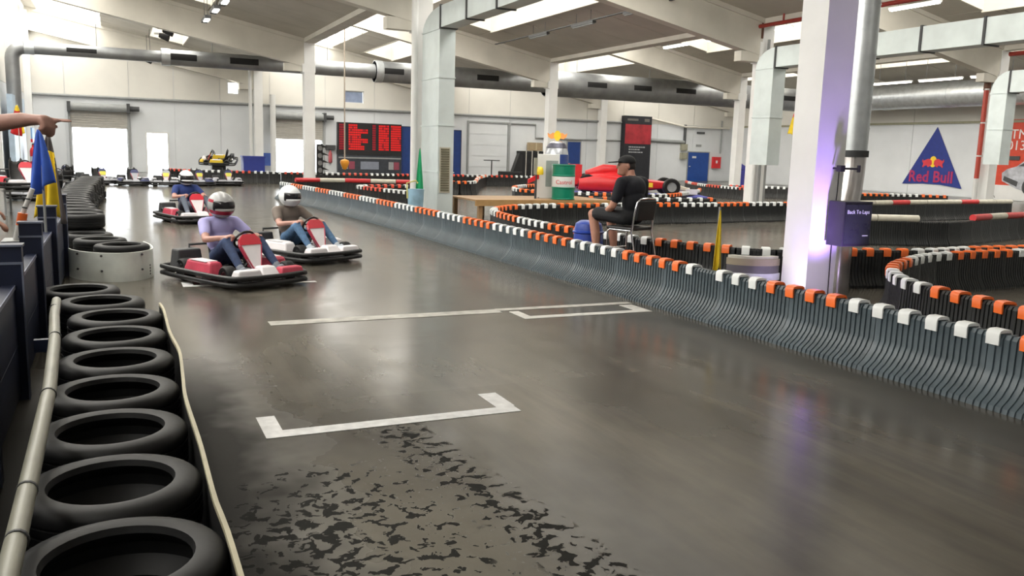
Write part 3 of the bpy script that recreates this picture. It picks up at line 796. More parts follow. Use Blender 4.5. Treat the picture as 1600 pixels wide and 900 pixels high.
def barrier(label, path, sec, secL, seq, step=.25, kind='cap', group=None, name='track_barrier', h=.5, offs=0.0):
    pts = resample(path, secL)
    org = pts[0]
    t = thing(name, label, 'barrier', (org.x, org.y, 0), 0, group)
    for a, b in zip(pts[:-1], pts[1:]):
        m = (a + b) / 2 - org; d = b - a
        o = link('barrier_section', sec, t, (m.x, m.y, 0), math.atan2(d.y, d.x) - math.pi / 2)
        o.scale = (1, d.length / secL * 1.0, 1)
    if kind == 'cap':
        q = resample(path, step)
        for i in range(len(q) - 1):
            c = seq(i) if callable(seq) else seq[i % len(seq)]
            if c not in CAPS: continue
            d = q[i + 1] - q[i]; m = (q[i] + q[i + 1]) / 2 - org
            link('cap', CAPS[c], t, (m.x, m.y, h), math.atan2(d.y, d.x) - math.pi / 2)
    elif kind == 'tube':
        q = resample(path, .9)
        for i in range(len(q) - 1):
            c = seq[i % len(seq)]
            if c not in TUBES: continue
            d = q[i + 1] - q[i]; m = (q[i] + q[i + 1]) / 2 - org
            o = link('top_tube', TUBES[c], t, (m.x, m.y, h + .05), math.atan2(d.y, d.x) - math.pi / 2)
            o.scale = (1, d.length / .9, 1)
    return t
# main straight: listed from the viewer outwards
def main_seq(i):
    s = 'wwwwwoooo.' if False else None
    run = 'ooooooooooooooooo' + 'oo' + 'wwwwww' + 'oooo' + 'www.w' + 'ooooo'
    if i < len(run): return run[i]
    j = (i - len(run)) // 5
    return 'wo'[j % 2]
barrier('long grey ribbed barrier with white and orange caps along the start straight',
        [(5.62, -1.0), (5.6, 4), (5.58, 8), (5.5, 12), (5.44, 16), (5.32, 19.5), (5.1, 23), (4.72, 27.5)], SEC_MAIN, 1.0, main_seq)
g5 = lambda a, b: (lambda i: (a if (i // 5) % 2 == 0 else b))
barrier('black hairpin barrier with orange and white caps behind the seated man',
        [(12.2, 8.15), (11.0, 8.2), (9.9, 8.1), (8.9, 8.35), (7.95, 8.5), (7.4, 8.85), (7.0, 9.6), (6.72, 10.4), (6.55, 11.4), (6.45, 12.5), (6.5, 13.8), (6.62, 14.8),
         (6.85, 15.7), (7.3, 16.4), (7.95, 16.95), (9.3, 17.4), (10.6, 17.5), (12.2, 17.75), (13.7, 17.8), (15.4, 18.1), (17.6, 18.2)], SEC_IN, .5, g5('o', 'w'))
barrier('black hairpin barrier with hooked orange and white caps at the right edge',
        [(12.6, 7.85), (11.6, 7.8), (10.5, 7.78), (9.5, 7.66), (8.65, 7.3), (8.05, 6.95), (7.55, 6.5), (7.2, 6.05), (7.03, 5.65), (6.93, 5.2), (6.87, 4.85), (6.78, 4.5), (6.7, 3.5), (6.7, 2.0)], SEC_IN, .5, g5('w', 'o'), .26)
barrier('black barrier topped with red and beige tubes, nearer one right of the screen', [(13.2, 13.0), (13.9, 12.7), (14.9, 12.35), (16.0, 12.3), (19.0, 13.1), (22, 13.5)], SEC_IN, .5, 'bb..rbrb', kind='tube')
barrier('black barrier topped with red and beige tubes, farther one below the blue triangle', [(18.3, 17.3), (19.3, 17.45), (21.2, 17.8), (23.6, 18.1), (26.2, 18.3)], SEC_IN, .5, 'bbrb', kind='tube')
barrier('distant black barrier with caps before the right wall under the blue triangle', [(23.0, 24.2), (25.8, 23.7), (27.5, 23.4), (28.7, 22.6)], SEC_FAR, .5, g5('o', 'w'))
barrier('far black barrier with red and white caps before the scoreboard', [(2.1, 40.0), (3.2, 39.0), (5.4, 38.3), (7.6, 38.0), (10.8, 37.8), (13.0, 38.2), (15.6, 38.6), (18.8, 38.2)], SEC_FAR, .5, g5('r', 'w'))
barrier('low barrier with red and beige tubes beyond the slim column', [(5.3, 28.3), (6.6, 28.5), (8.2, 28.1), (9.4, 27.7)], SEC_FAR, .5, 'rb', kind='tube')
barrier('short dark barrier with white and orange caps left of the floor duct', [(9.6, 26.6), (8.0, 26.4), (6.8, 25.9), (6.75, 24.9), (7.0, 23.7), (7.3, 22.6)], SEC_IN, .5, g5('w', 'r'))
barrier('small distant hairpin barrier with orange caps right of the floor duct', [(16.6, 39.0), (14.6, 35.2), (13.0, 31.6), (12.3, 30.3), (11.5, 30.2), (11.7, 31.4), (13.2, 35.0)], SEC_FAR, .5, g5('o', 'w'))
barrier('hairpin barrier with orange and white caps around the blue podium',
        [(15.5, 29.0), (13.9, 28.2), (12.6, 26.9), (11.9, 25.6), (11.6, 24.6), (12.0, 23.7), (13.4, 22.6), (14.9, 22.0), (16.0, 22.4), (17.6, 23.8), (19.1, 25.3), (20.0, 26.4)], SEC_IN, .5, g5('w', 'o'))
barrier('distant barrier with orange caps left of the piped column', [(25.6, 34.9), (24.3, 32.6), (23.4, 30.4), (23.1, 28.4), (23.1, 26.6)], SEC_FAR, .5, g5('r', 'w'))
barrier('distant barrier with white caps behind the piped column', [(24.4, 30.2), (26.4, 28.6), (28.0, 26.5)], SEC_FAR, .5, g5('r', 'w'))
barrier('dark barrier with white caps right of the green drum', [(11.6, 20.4), (12.8, 20.1), (14.2, 20.0), (15.8, 20.1)], SEC_IN, .5, g5('o', 'w'), .4)

# floor markings
def marking(label, rects, mat=M_line, name='start_box_marking'):
    mb = MB()
    for r in rects: mb.bx(*r, 0.0005, .0035)
    return tag(mb.build(name, mat), label, 'floor marking')
marking('white start box painted on the floor, nearest one', [(.72, 2.32, 4.78, 4.90), (.72, .83, 4.90, 5.19), (2.2, 2.33, 4.90, 5.22)])
marking('white start box painted near the barrier, behind the nearest one', [(3.68, 5.2, 7.55, 7.67), (3.68, 3.79, 7.67, 7.95), (5.04, 5.2, 7.67, 7.97)], P('start_paint_2', (0.52, 0.51, 0.48), .4, var=.2, scale=10))
marking('start box corner painted on the floor by the nearest driven kart', [(.66, 2.2, 10.4, 10.5), (.66, .78, 10.5, 10.75)])
marking('worn white start line across the track', [(1.25, 3.6, 7.93, 8.12), (3.6, 5.25, 8.02, 8.14)], M_linew, 'start_line_marking')
# ================================================================ TYRE WALL, FENCE AND PIT SIDE
def tyre_mesh(ro, w, name='tyre'):
    ri = ro * .67
    prof = [(ri, -w * .36), (ri * 1.04, -w * .47), (ro * .80, -w * .5), (ro * .93, -w * .46), (ro * .985, -w * .38), (ro, -w * .3)]
    for z in (-.18, 0.0, .18):
        prof += [(ro, w * (z - .03)), (ro - .008, w * (z - .02)), (ro - .008, w * (z + .02)), (ro, w * (z + .03))]
    prof += [(ro, w * .3), (ro * .985, w * .38), (ro * .93, w * .46), (ro * .80, w * .5), (ri * 1.04, w * .47), (ri, w * .36), (ri + .012, w * .3), (ri + .05, w * .1), (ri + .05, -w * .1), (ri + .012, -w * .3)]
    mb = MB(); mb.lathe(prof, 40, closed=True)
    return mb.mesh(name, M_rubber, 35)
TYRE = tyre_mesh(.315, .205)
def tyre(x, y, layer, label, group, tilt=0.0):
    o = link('tyre', TYRE, None, (x, y, .103 + layer * .207), random.random() * 6)
    o.rotation_euler = (0, 0, random.random() * 6)
    return tag(o, label, 'tyre', group)
near = [(-.04, 2.02), (-.035, 2.68), (-.05, 3.33), (-.05, 3.98), (-.06, 4.64), (-.03, 5.31), (-.045, 5.99), (-.04, 6.66), (-.13, 7.33), (-.32, 7.97)]
for i, (x, y) in enumerate(near):
    for l, w in ((0, 'bottom'), (1, 'top')):
        tyre(x + random.uniform(-.012, .012), y, l, '%s tyre of the %s stack from the viewer, beside the navy fence' % (w, ORD[i]), 'near tyre wall')
far = [(.03, 11.35), (-.22, 12.05), (-.36, 12.75), (-.45, 13.45), (-.52, 14.15), (-.58, 14.85), (-.64, 15.55), (-.68, 16.25), (-.71, 16.95), (-.73, 17.65), (-.75, 18.35), (-.76, 19.05), (-.76, 19.75),
       (-.76, 20.45), (-.76, 21.15), (-.75, 21.85), (-.74, 22.6), (-.73, 23.4), (-.71, 24.2), (-.69, 25.0), (-.66, 25.8), (-.63, 26.6), (-.6, 27.4)]
for i, (x, y) in enumerate(far):
    for l in range(2 if i < 3 else 3):
        w = ('bottom', 'middle', 'top')[l] if i >= 3 else ('bottom', 'top')[l]
        tyre(x + random.uniform(-.03, .03), y, l, '%s tyre of the %s stack in the row behind the white belt bumper' % (w, ORD[i]), 'far tyre wall')
def strip(name, path, h0, h1, th, mat, label, cat, step=.12):
    pts = resample(path, step); mb = MB(); v = []
    k = len(pts)
    for i, p in enumerate(pts):
        d = (pts[min(i + 1, k - 1)] - pts[max(i - 1, 0)]).normalized(); n = Vector((-d.y, d.x, 0)) * th / 2
        v += [(p.x + n.x, p.y + n.y, h0), (p.x + n.x, p.y + n.y, h1), (p.x - n.x, p.y - n.y, h1), (p.x - n.x, p.y - n.y, h0)]
    f = []
    for i in range(k - 1):
        for j in range(4): f.append((i * 4 + j, i * 4 + (j + 1) % 4, (i + 1) * 4 + (j + 1) % 4, (i + 1) * 4 + j))
    f += [(0, 1, 2, 3), tuple(reversed(range(4 * k - 4, 4 * k)))]
    mb.add(v, f)
    return tag(mb.build(name, mat, None, 40), label, cat)
NB = [(.28, 1.4), (.283, 2.6), (.272, 3.0), (.275, 3.6), (.268, 4.3), (.285, 4.75), (.305, 5.3), (.29, 5.7), (.282, 6.0), (.285, 6.7), (.27, 7.0)]
strip('tyre_belt', NB, 0, .405, .010, M_rubber, 'thin dark belt with a tan edge standing along the near tyre stacks', 'belt')
nb = bpy.data.objects['tyre_belt']
ed = strip('edge_binding', NB, .405, .425, .016, P('tan_belt', (0.42, 0.38, 0.26), .5, var=.15), None, None); ed.parent = nb
bl = strip('tyre_belt', [(-.62, 12.4), (-.56, 11.6), (-.4, 11.2), (-.18, 11.0), (.05, 10.95), (.24, 11.07), (.37, 11.35), (.37, 11.8), (.3, 12.2)], 0, .345, .016, P('tub_white', (0.74, 0.77, 0.72), .45, var=.12, scale=4), 'white plastic belt wrapped round the front of the far tyre row', 'belt', .08)
for (x, y) in ((-.19, 10.985), (.25, 11.07), (-.45, 11.26)):
    for z in (.13, .31):
        MB().cyl((x, y - .02, z), (x, y + .0, z), .014, n=10).build('bolt', M_dark, bl)
def p_rail():
    t = thing('hose_rail', 'pale cream plastic pipe running along the navy fence', 'pipe', (-.32, 2.0, .52))
    path = [(-.3, 1.5, .52), (-.295, 2.4, .525), (-.3, 3.2, .53), (-.305, 4.2, .545), (-.34, 5.2, .55), (-.385, 6.0, .55), (-.4, 6.5, .555)]
    path = [(x + .32, y - 2.0, z - .52) for x, y, z in path]
    MB().tube(path, .03, 14).build('pipe_run', M_cream2, t, 40)
    for y in (.62, 1.0, 2.1, 3.3, 4.2):
        k = min(range(len(path)), key=lambda i: abs(path[i][1] - y)); a, b = path[max(0, k - 1)], path[k]
        u = (y - a[1]) / max(.01, b[1] - a[1]); x = a[0] + (b[0] - a[0]) * u; z = a[2] + (b[2] - a[2]) * u
        MB().cyl((x, y, z), (x, y + .012, z), .0335, n=14).build('cable_tie', M_dark, t)
    MB().bx(-.13, -.05, .4, .44, -.05, 0.0).bx(-.13, -.05, 3.3, 3.34, -.05, 0.02).build('bracket', M_navy, t)
p_rail()
fe = thing('navy_fence', 'dark navy panel fence with pale edges along the left', 'fence', (-.62, 2, 0))
fy = [1.9, 3.2, 4.55, 6.1, 7.75, 9.6, 11.6]
M_edge = P('pale_edge', (0.16, 0.18, 0.25), .4, var=.2)
for i, y in enumerate(fy):
    p = MB(); p.bx(-.09, .07, y - 2.05, y - 1.95, 0, .98); o = p.build('post', M_navy, fe)
    MB().bx(-.1, .08, y - 2.06, y - 1.94, .98, .995).build('post_cap', M_navy, o); MB().bx(-.1, .08, y - 2.066, y - 2.06, .982, .995).build('edge_strip', M_edge, o)
    MB().bx(-.095, .075, y - 2.057, y - 2.05, .87, .885).build('edge_strip', M_edge, o)
    MB().bx(.064, .074, y - 2.057, y - 2.049, .0, .87).build('edge_strip', M_edge, o)
    if i < len(fy) - 1:
        y2 = fy[i + 1]
        for (z0, z1) in ((.04, .34), (.36, .72)):
            q = MB(); q.bx(-.05, .02, y - 1.95, y2 - 2.05, z0, z1); q.build('panel', M_navy, fe)
        MB().bx(-.05, .02, y - 1.95, y2 - 2.05, .72, .74).build('rail', M_navy, fe); MB().bx(.02, .026, y - 1.95, y2 - 2.05, .715, .74).build('edge_strip', M_edge, fe)
        MB().bx(-.04, .022, y - 1.95, y2 - 2.05, .34, .36).build('rail', M_navy, fe)
# counter board behind the fence
m2 = MB(); m2.bx(-1.15, -.78, 5.6, 7.2, .78, .82); o = m2.build('counter', P('pale_counter', (0.5, 0.52, 0.5), .4)); tag(o, 'pale counter board behind the navy fence', 'counter')
for x, y in ((-1.1, 5.7), (-.85, 5.7), (-1.1, 7.1), (-.85, 7.1)): MB().bx(x - .02, x + .02, y - .02, y + .02, 0, .78).build('leg', M_grey, o)

def flag(label, mat, pole, top, bot, width, folds=3, seed=0, mat2=None, pmat=None):
    """hanging cloth bunched around a pole: wavy cone-like sheet with thickness"""
    rnd = random.Random(seed)
    t = thing('flag', label, 'flag', (pole[0], pole[1], 0))
    MB().cyl((0, 0, 0), (0, 0, top + .03), .012, n=8).build('pole', pmat or M_grey, t, 40)
    n, m = 26, 16; v = []; dirv = Vector((.906, -.423, 0)); nrm = Vector((.423, .906, 0))
    for i in range(m + 1):
        s = i / m; z = top + (bot - top) * s
        wd = width * (.12 + .88 * s ** .8)
        for j in range(n + 1):
            u = j / n - .5
            off = wd * .16 * math.sin(u * folds * 6.3 + seed + s * 1.3) * (0.3 + s)
            zz = z - (.06 * s * math.cos(u * 5 + seed)) * (1 if i else 0)
            p = dirv * (u * wd) + nrm * (off - .03)
            v.append((p.x, p.y, zz))
    f = [(i * (n + 1) + j, i * (n + 1) + j + 1, (i + 1) * (n + 1) + j + 1, (i + 1) * (n + 1) + j) for i in range(m) for j in range(n)]
    mb = MB().add(v, f)
    o = mb.build('cloth', [mat] + ([mat2] if mat2 else []), t, 80)
    if mat2:
        for p in o.data.polygons:
            c = p.center
            if c.x * .906 - c.y * .423 > width * .2 or c.z > top - .2 * (top - bot): p.material_index = 1
    sd_ = o.modifiers.new('cloth_thickness', 'SOLIDIFY'); sd_.thickness = .006
    return t
flag('blue marshal flag hanging beside the navy fence', M_bluec, (-.64, 9.45), 1.73, 1.17, .27, 2.2, 1)
flag('yellow and dark marshal flag hanging in front of the tyre row', M_yellow, (-.64, 10.75), 1.68, .78, .34, 2.2, 4, M_darkc)
flag('yellow marshal flag standing against the barrier left of the violet column', M_yellow, (5.93, 7.45), 1.1, .42, .1, 1.6, 2)
flag('green marshal flag standing in front of the floor duct', M_green, (6.85, 20.3), 1.66, .55, .2, 1.4, 3)
flag('yellow and red pennant behind the violet column', M_yellow, (17.7, 19.2), 3.0, 2.35, .3, 1.4, 5, M_red)
flag('red and yellow flag by the left wall', M_red, (-2.6, 30.0), 2.6, 1.75, .5, 1.4, 6, M_yel, M_white)

# white pole with an orange band behind the fence
sp = thing('marker_pole', 'white marker pole with an orange band leaning behind the navy fence', 'pole', (-.75, 8.0, .82))
MB().cyl((0, 0, 0), (.03, 0, .12), .035, n=14).build('base', M_white, sp, 40)
MB().cyl((.03, 0, .12), (.05, 0, .22), .037, n=14).build('band', M_cap['o'], sp, 40)
MB().cyl((.05, 0, .22), (.13, 0, .42), .02, n=12).build('pole', M_white, sp, 40)
for a in (.26, .33): MB().cyl((.05 + (a - .22) * .4, 0, a), (.052 + (a - .22) * .4, 0, a + .012), .0215, n=12).build('ring', M_dark, sp)
m2 = MB(); m2.bx(-.86, -.68, 7.9, 8.2, .78, .82).bx(-.84, -.81, 7.93, 8.17, 0, .78).bx(-.73, -.70, 7.93, 8.17, 0, .78)
tag(m2.build('side_table', M_grey), 'small grey stand behind the navy fence', 'table')
# light blue curtain wall, sign and extinguisher on the left wall
m2 = MB(); m2.bx(-3.7, -3.5, 38.6, 43.5, 0.0, 3.3); o = m2.build('partition', P('pale_blue_board', (0.5, 0.62, 0.75), .5)); tag(o, 'pale blue partition by the left wall', 'partition')
m2 = MB(); m2.bx(-3.36, -3.3, 44.0, 45.3, 1.6, 2.1); o = m2.build('wall_sign', P('sky_blue_sign', (0.2, 0.4, 0.7), .5)); tag(o, 'small blue sign by the left wall', 'sign')
MB().bx(-3.37, -3.29, 43.95, 45.35, 1.45, 1.6).build('red_strip', M_red, o); MB().bx(-3.34, -3.31, 44.6, 44.7, 0, 1.5).build('post', M_grey, o)
ex = thing('fire_extinguisher', 'red fire extinguisher on a stand by the left wall', 'extinguisher', (-3.2, 42.6, .35))
MB().lathe([(.11, 0), (.13, .03), (.13, .75), (.09, .86), (.04, .9), (.04, 1.0)], 16).build('body', M_red, ex, 40)
MB().lathe([(.131, .3), (.132, .31), (.132, .5), (.131, .51)], 16).build('label_band', M_white, ex); MB().bx(-.03, .12, -.03, .03, 1.0, 1.06).build('handle', M_dark, ex)
MB().bx(-.16, .16, -.16, .16, -.35, 0).build('stand', M_grey, ex)

# ================================================================ KARTS
def rot_pts(mb, M): mb.v = [tuple(M @ Vector(p)) for p in mb.v]; return mb
def wheel_mb(r, w):
    T = Matrix.Rotation(R(90), 4, 'Y')
    t = MB().lathe([(r * .55, -w * .45), (r * .85, -w * .5), (r * .97, -w * .4), (r, -w * .25), (r, w * .25), (r * .97, w * .4), (r * .85, w * .5), (r * .55, w * .45)], 22, closed=True, mat=T)
    h = MB().lathe([(.02, -w * .4), (r * .5, -w * .42), (r * .56, -w * .3), (r * .56, w * .3), (r * .5, w * .42), (.02, w * .4)], 18, mat=T)
    return t, h
WT, WH = wheel_mb(.135, .15); WT2, WH2 = wheel_mb(.14, .2)
KM = {'wf': WT.mesh('wheel', M_rubber, 40), 'hf': WH.mesh('rim', M_chrome, 40), 'wr': WT2.mesh('wheel', M_rubber, 40), 'hr': WH2.mesh('rim', M_chrome, 40)}
M_kred = P('kart_red', (0.60, 0.03, 0.05), .3, var=.08); M_kwhite = P('kart_white', (0.75, 0.72, 0.74), .35, var=.05); M_kpink = P('kart_pinkish_red', (0.52, 0.06, 0.10), .3, var=.15)
def taper(x0, x1, y0, y1, z0, z1, tx=.8, ty=.9, sh=0.0):
    """box whose top is narrowed by tx,ty and shifted by sh in y"""
    cx, cy = (x0 + x1) / 2, (y0 + y1) / 2; a, b = (x1 - x0) / 2, (y1 - y0) / 2
    v = [(x0, y0, z0), (x1, y0, z0), (x1, y1, z0), (x0, y1, z0)] + [(cx + s * a * tx, cy + t * b * ty + sh, z1) for s, t in ((-1, -1), (1, -1), (1, 1), (-1, 1))]
    return MB().add(v, [(3, 2, 1, 0), (4, 5, 6, 7), (0, 1, 5, 4), (1, 2, 6, 5), (2, 3, 7, 6), (3, 0, 4, 7)])
def make_kart(label, loc, rotz, pod=M_kred, nose=M_kwhite, panel=M_kwhite, ptop=M_kred, plate=None, group=None):
    """rental kart, forward = +Y, about 1.8 m long"""
    k = thing('go_kart', label, 'go-kart', loc, rotz, group)
    k.scale = (.87, .88, .96)
    b = .025
    MB().bx(-.33, .33, -.62, .68, .05, .075).build('floor_tray', M_dark, k)
    fr = MB().tube([(-.3, -.75, .1), (-.33, -.3, .1), (-.3, .3, .1), (-.24, .72, .1)], .018, 8).tube([(.3, -.75, .1), (.33, -.3, .1), (.3, .3, .1), (.24, .72, .1)], .018, 8)
    fr.tube([(-.45, -.5, .13), (.45, -.5, .13)], .02, 8).tube([(-.42, .5, .13), (.42, .5, .13)], .016, 8); fr.build('chassis', M_dark, k, 40)
    # perimeter bumper
    pts = [(-.52, .86), (-.62, .62), (-.65, .2), (-.66, -.3), (-.66, -.72), (-.58, -.9), (0, -.93), (.58, -.9), (.66, -.72), (.66, -.3), (.65, .2), (.62, .62), (.52, .86), (0, .93)]
    loop = [(p.x, p.y) for p in resample(pts + [pts[0]], .1)][:-1]
    for z in (.075, .155): MB().tube([(x, y, z) for x, y in loop], .03, 10, closed=True).build('bumper', M_black, k, 60)
    for s in (-1, 1):
        p = taper(-.14, .14, -.34, .36, .11, .30, .62, .82); rot_pts(p, Matrix.Translation((s * .5, 0, 0))); o = p.build('side_pod', pod, k, None, .03)
        q = MB().bx(s * .5 - .09, s * .5 + .09, -.2, .2, .296, .303); q.build('decal', M_kwhite, o)
        for (y, key, x) in ((.52, 'f', .46), (-.5, 'r', .47)):
            w = link('wheel', KM['w' + key], k, (s * x, y, .14)); link('rim', KM['h' + key], w)
        p = taper(-.2, .2, -.1, .1, .12, .24, .8, .7); rot_pts(p, Matrix.Translation((s * .33, .76, 0))); p.build('front_pod', pod if s < 0 else nose, k, None, .02)
    p = taper(-.15, .15, -.16, .14, .11, .26, .7, .5, -.05); rot_pts(p, Matrix.Translation((0, .74, 0))); p.build('nose_cone', nose, k, None, .02)
    # steering fairing: shield leaning back
    sh = [(-.05, 0), (.05, 0), (.11, .16), (.165, .34), (.15, .42), (.09, .47), (-.09, .47), (-.15, .42), (-.165, .34), (-.11, .16)]
    T = Matrix.Translation((0, .47, .2)) @ Matrix.Rotation(R(118), 4, 'X')
    T = Matrix.Translation((0, .50, .18)) @ Matrix.Rotation(R(90 + 28), 4, 'X') 
    o = MB().prism(sh, -.02, .025, T).build('steering_fairing', panel, k, None, .012)
    top = [(-.165, .34), (.165, .34), (.15, .42), (.09, .48), (-.09, .48), (-.15, .42)]
    MB().prism(top, -.03, .032, T).build('fairing_top', ptop, o)
    for s in (-1, 1): MB().prism([(s * .05, 0), (s * .11, .16), (s * .166, .335), (s * .15, .335), (s * .085, .12), (s * .04, .0)], -.028, .03, T).build('fairing_stripe', M_kpink, o)
    if plate: MB().prism([(-.11, .2), (.11, .2), (.12, .36), (-.12, .36)], -.045, -.03, T).build('number_plate', plate, o)
    MB().cyl((0, .42, .12), (0, .22, .5), .014, n=8).build('steering_column', M_dark, k, 40)
    sw = Matrix.Translation((0, .2, .54)) @ Matrix.Rotation(R(55), 4, 'X')
    o = MB().tube([tuple(sw @ Vector((.15 * math.cos(a * .3142), .13 * math.sin(a * .3142), 0))) for a in range(20)], .016, 8, closed=True).build('steering_wheel', M_black, k, 60)
    MB().tube([tuple(sw @ Vector((-.15, 0, 0))), tuple(sw @ Vector((.15, 0, 0)))], .012, 6).build('spoke', M_dark, o); MB().ell(tuple(sw @ Vector((0, 0, 0))), (.04, .04, .03), 10, 6).build('hub', M_dark, o, 60)
    # seat shell
    sec = []
    for (y, z, w) in ((-.02, .12, .17), (-.16, .085, .19), (-.32, .1, .2), (-.42, .2, .2), (-.48, .36, .19), (-.53, .52, .17), (-.55, .6, .12)):
        sec.append([(-w, y + .06, z + .1), (-w * .85, y + .015, z + .03), (-w * .4, y, z), (w * .4, y, z), (w * .85, y + .015, z + .03), (w, y + .06, z + .1)])
    v = [p for s_ in sec for p in s_]; f = [(i * 6 + j, i * 6 + j + 1, (i + 1) * 6 + j + 1, (i + 1) * 6 + j) for i in range(6) for j in range(5)]
    o = MB().add(v, f).build('seat', M_black, k, 60); sd_ = o.modifiers.new('shell', 'SOLIDIFY'); sd_.thickness = .02
    p = taper(-.2, .2, -.12, .12, .12, .38, .85, .8); rot_pts(p, Matrix.Translation((.38, -.66, 0))); p.build('engine', M_dark, k, None, .02)
    MB().cyl((-.42, -.72, .24), (-.15, -.72, .24), .07, n=14).build('exhaust', M_chrome, k, 40)
    MB().cyl((-.5, -.5, .14), (.5, -.5, .14), .02, n=8).build('rear_axle', M_grey, k)
    MB().tube([(-.3, -.72, .12), (-.3, -.72, .42), (.3, -.72, .42), (.3, -.72, .12)], .018, 8).build('roll_hoop', M_dark, k, 40)
    for s in (-1, 1): MB().bx(s * .2 - .05, s * .2 + .05, .52, .56, .1, .22).build('pedal', M_grey, k)
    return k

# ================================================================ PEOPLE
def capsule(mb, p0, r0, p1, r1, n=12):
    p0 = Vector(p0); p1 = Vector(p1); d = (p1 - p0); L = d.length
    q = Vector((0, 0, 1)).rotation_difference(d.normalized()) if L > 1e-6 else Matrix().to_quaternion()
    T = Matrix.Translation(p0) @ q.to_matrix().to_4x4()
    prof = [(max(.001, r0 * math.sin(R(t))), -r0 * math.cos(R(t))) for t in (1, 30, 60, 90)] + [(max(.001, r1 * math.sin(R(t))), L - r1 * math.cos(R(t))) for t in (90, 120, 150, 179)]
    mb.lathe(prof, n, mat=T)
def body_mesh(name, prims, mats, voxel=.014, smooth=4):
    """one continuous skin around tapered limbs and masses; prims: ('c',p0,r0,p1,r1,mat) or ('e',centre,radii,mat[,rot])"""
    mb = MB()
    for p in prims:
        if p[0] == 'c': capsule(mb, *p[1:5])
        else: mb.ell(p[1], p[2], 16, 12, mat=p[4] if len(p) > 4 else None)
    me = mb.mesh(name, mats)
    o = bpy.data.objects.new(name, me); COL.objects.link(o)
    r = o.modifiers.new('r', 'REMESH'); r.mode = 'VOXEL'; r.voxel_size = voxel; r.use_smooth_shade = True
    s = o.modifiers.new('s', 'SMOOTH'); s.factor = .5; s.iterations = smooth
    dg = bpy.context.evaluated_depsgraph_get()
    res = bpy.data.meshes.new_from_object(o.evaluated_get(dg)); bpy.data.objects.remove(o, do_unlink=True)
    res.name = name
    res.materials.clear()
    for m in mats: res.materials.append(m)
    pr = []
    for p in prims:
        if p[0] == 'c': pr.append((0, Vector(p[1]), p[2], Vector(p[3]), p[4], p[5]))
        else:
            iv = (Matrix.Translation(Vector(p[1])) @ (p[4] if len(p) > 4 else Matrix())).inverted(); pr.append((1, iv, p[2], None, None, p[3]))
    for f in res.polygons:
        c = f.center; best = 1e9; bm_ = 0
        for k in pr:
            if k[0] == 0:
                ab = k[3] - k[1]; t = max(0, min(1, (c - k[1]).dot(ab) / max(1e-9, ab.length_squared)))
                d = (c - (k[1] + ab * t)).length - (k[2] + (k[4] - k[2]) * t)
            else:
                q = k[1] @ c; e = math.sqrt((q.x / k[2][0]) ** 2 + (q.y / k[2][1]) ** 2 + (q.z / k[2][2]) ** 2); d = (e - 1) * min(k[2])
            if d < best: best = d; bm_ = k[5]
        f.material_index = bm_
    res.polygons.foreach_set('use_smooth', [True] * len(res.polygons))
    return res
def hand_prims(w, d, up, mat, s=1.0, curl=(55, 60, 60, 60), thumb=True, side=1):
    """palm and five fingers; w wrist, d hand direction, up back-of-hand normal"""
    w = Vector(w); d = Vector(d).normalized(); up = (Vector(up) - d * d.dot(Vector(up))).normalized(); r = d.cross(up) * side
    out = [('c', w, .026 * s, w + d * .08 * s + r * .018 * s, .018 * s, mat), ('c', w, .026 * s, w + d * .08 * s - r * .018 * s, .018 * s, mat), ('c', w + d * .03 * s, .022 * s, w + d * .085 * s, .02 * s, mat)]
    for i, (o, L) in enumerate(((.032, .075), (.011, .085), (-.011, .078), (-.031, .06))):
        p = w + d * .088 * s + r * o * s; dirv = d.copy(); a = curl[i]
        for j, fr in enumerate((.45, .32, .23)):
            ax = r if side > 0 else -r
            dirv = (Matrix.Rotation(-R(a) if side > 0 else R(a), 3, r) @ dirv)
            q = p + dirv * L * fr * s
            out.append(('c', p, (.0105 - .001 * j) * s, q, (.0098 - .001 * j) * s, mat)); p = q
    if thumb:
        p = w + d * .025 * s + r * .03 * s; q = p + (d * .6 + r * .65 - up * .25).normalized() * .045 * s; t = q + (d * .9 + r * .1 - up * .3).normalized() * .035 * s
        out += [('c', p, .013 * s, q, .0115 * s, mat), ('c', q, .0115 * s, t, .0095 * s, mat)]
    return out
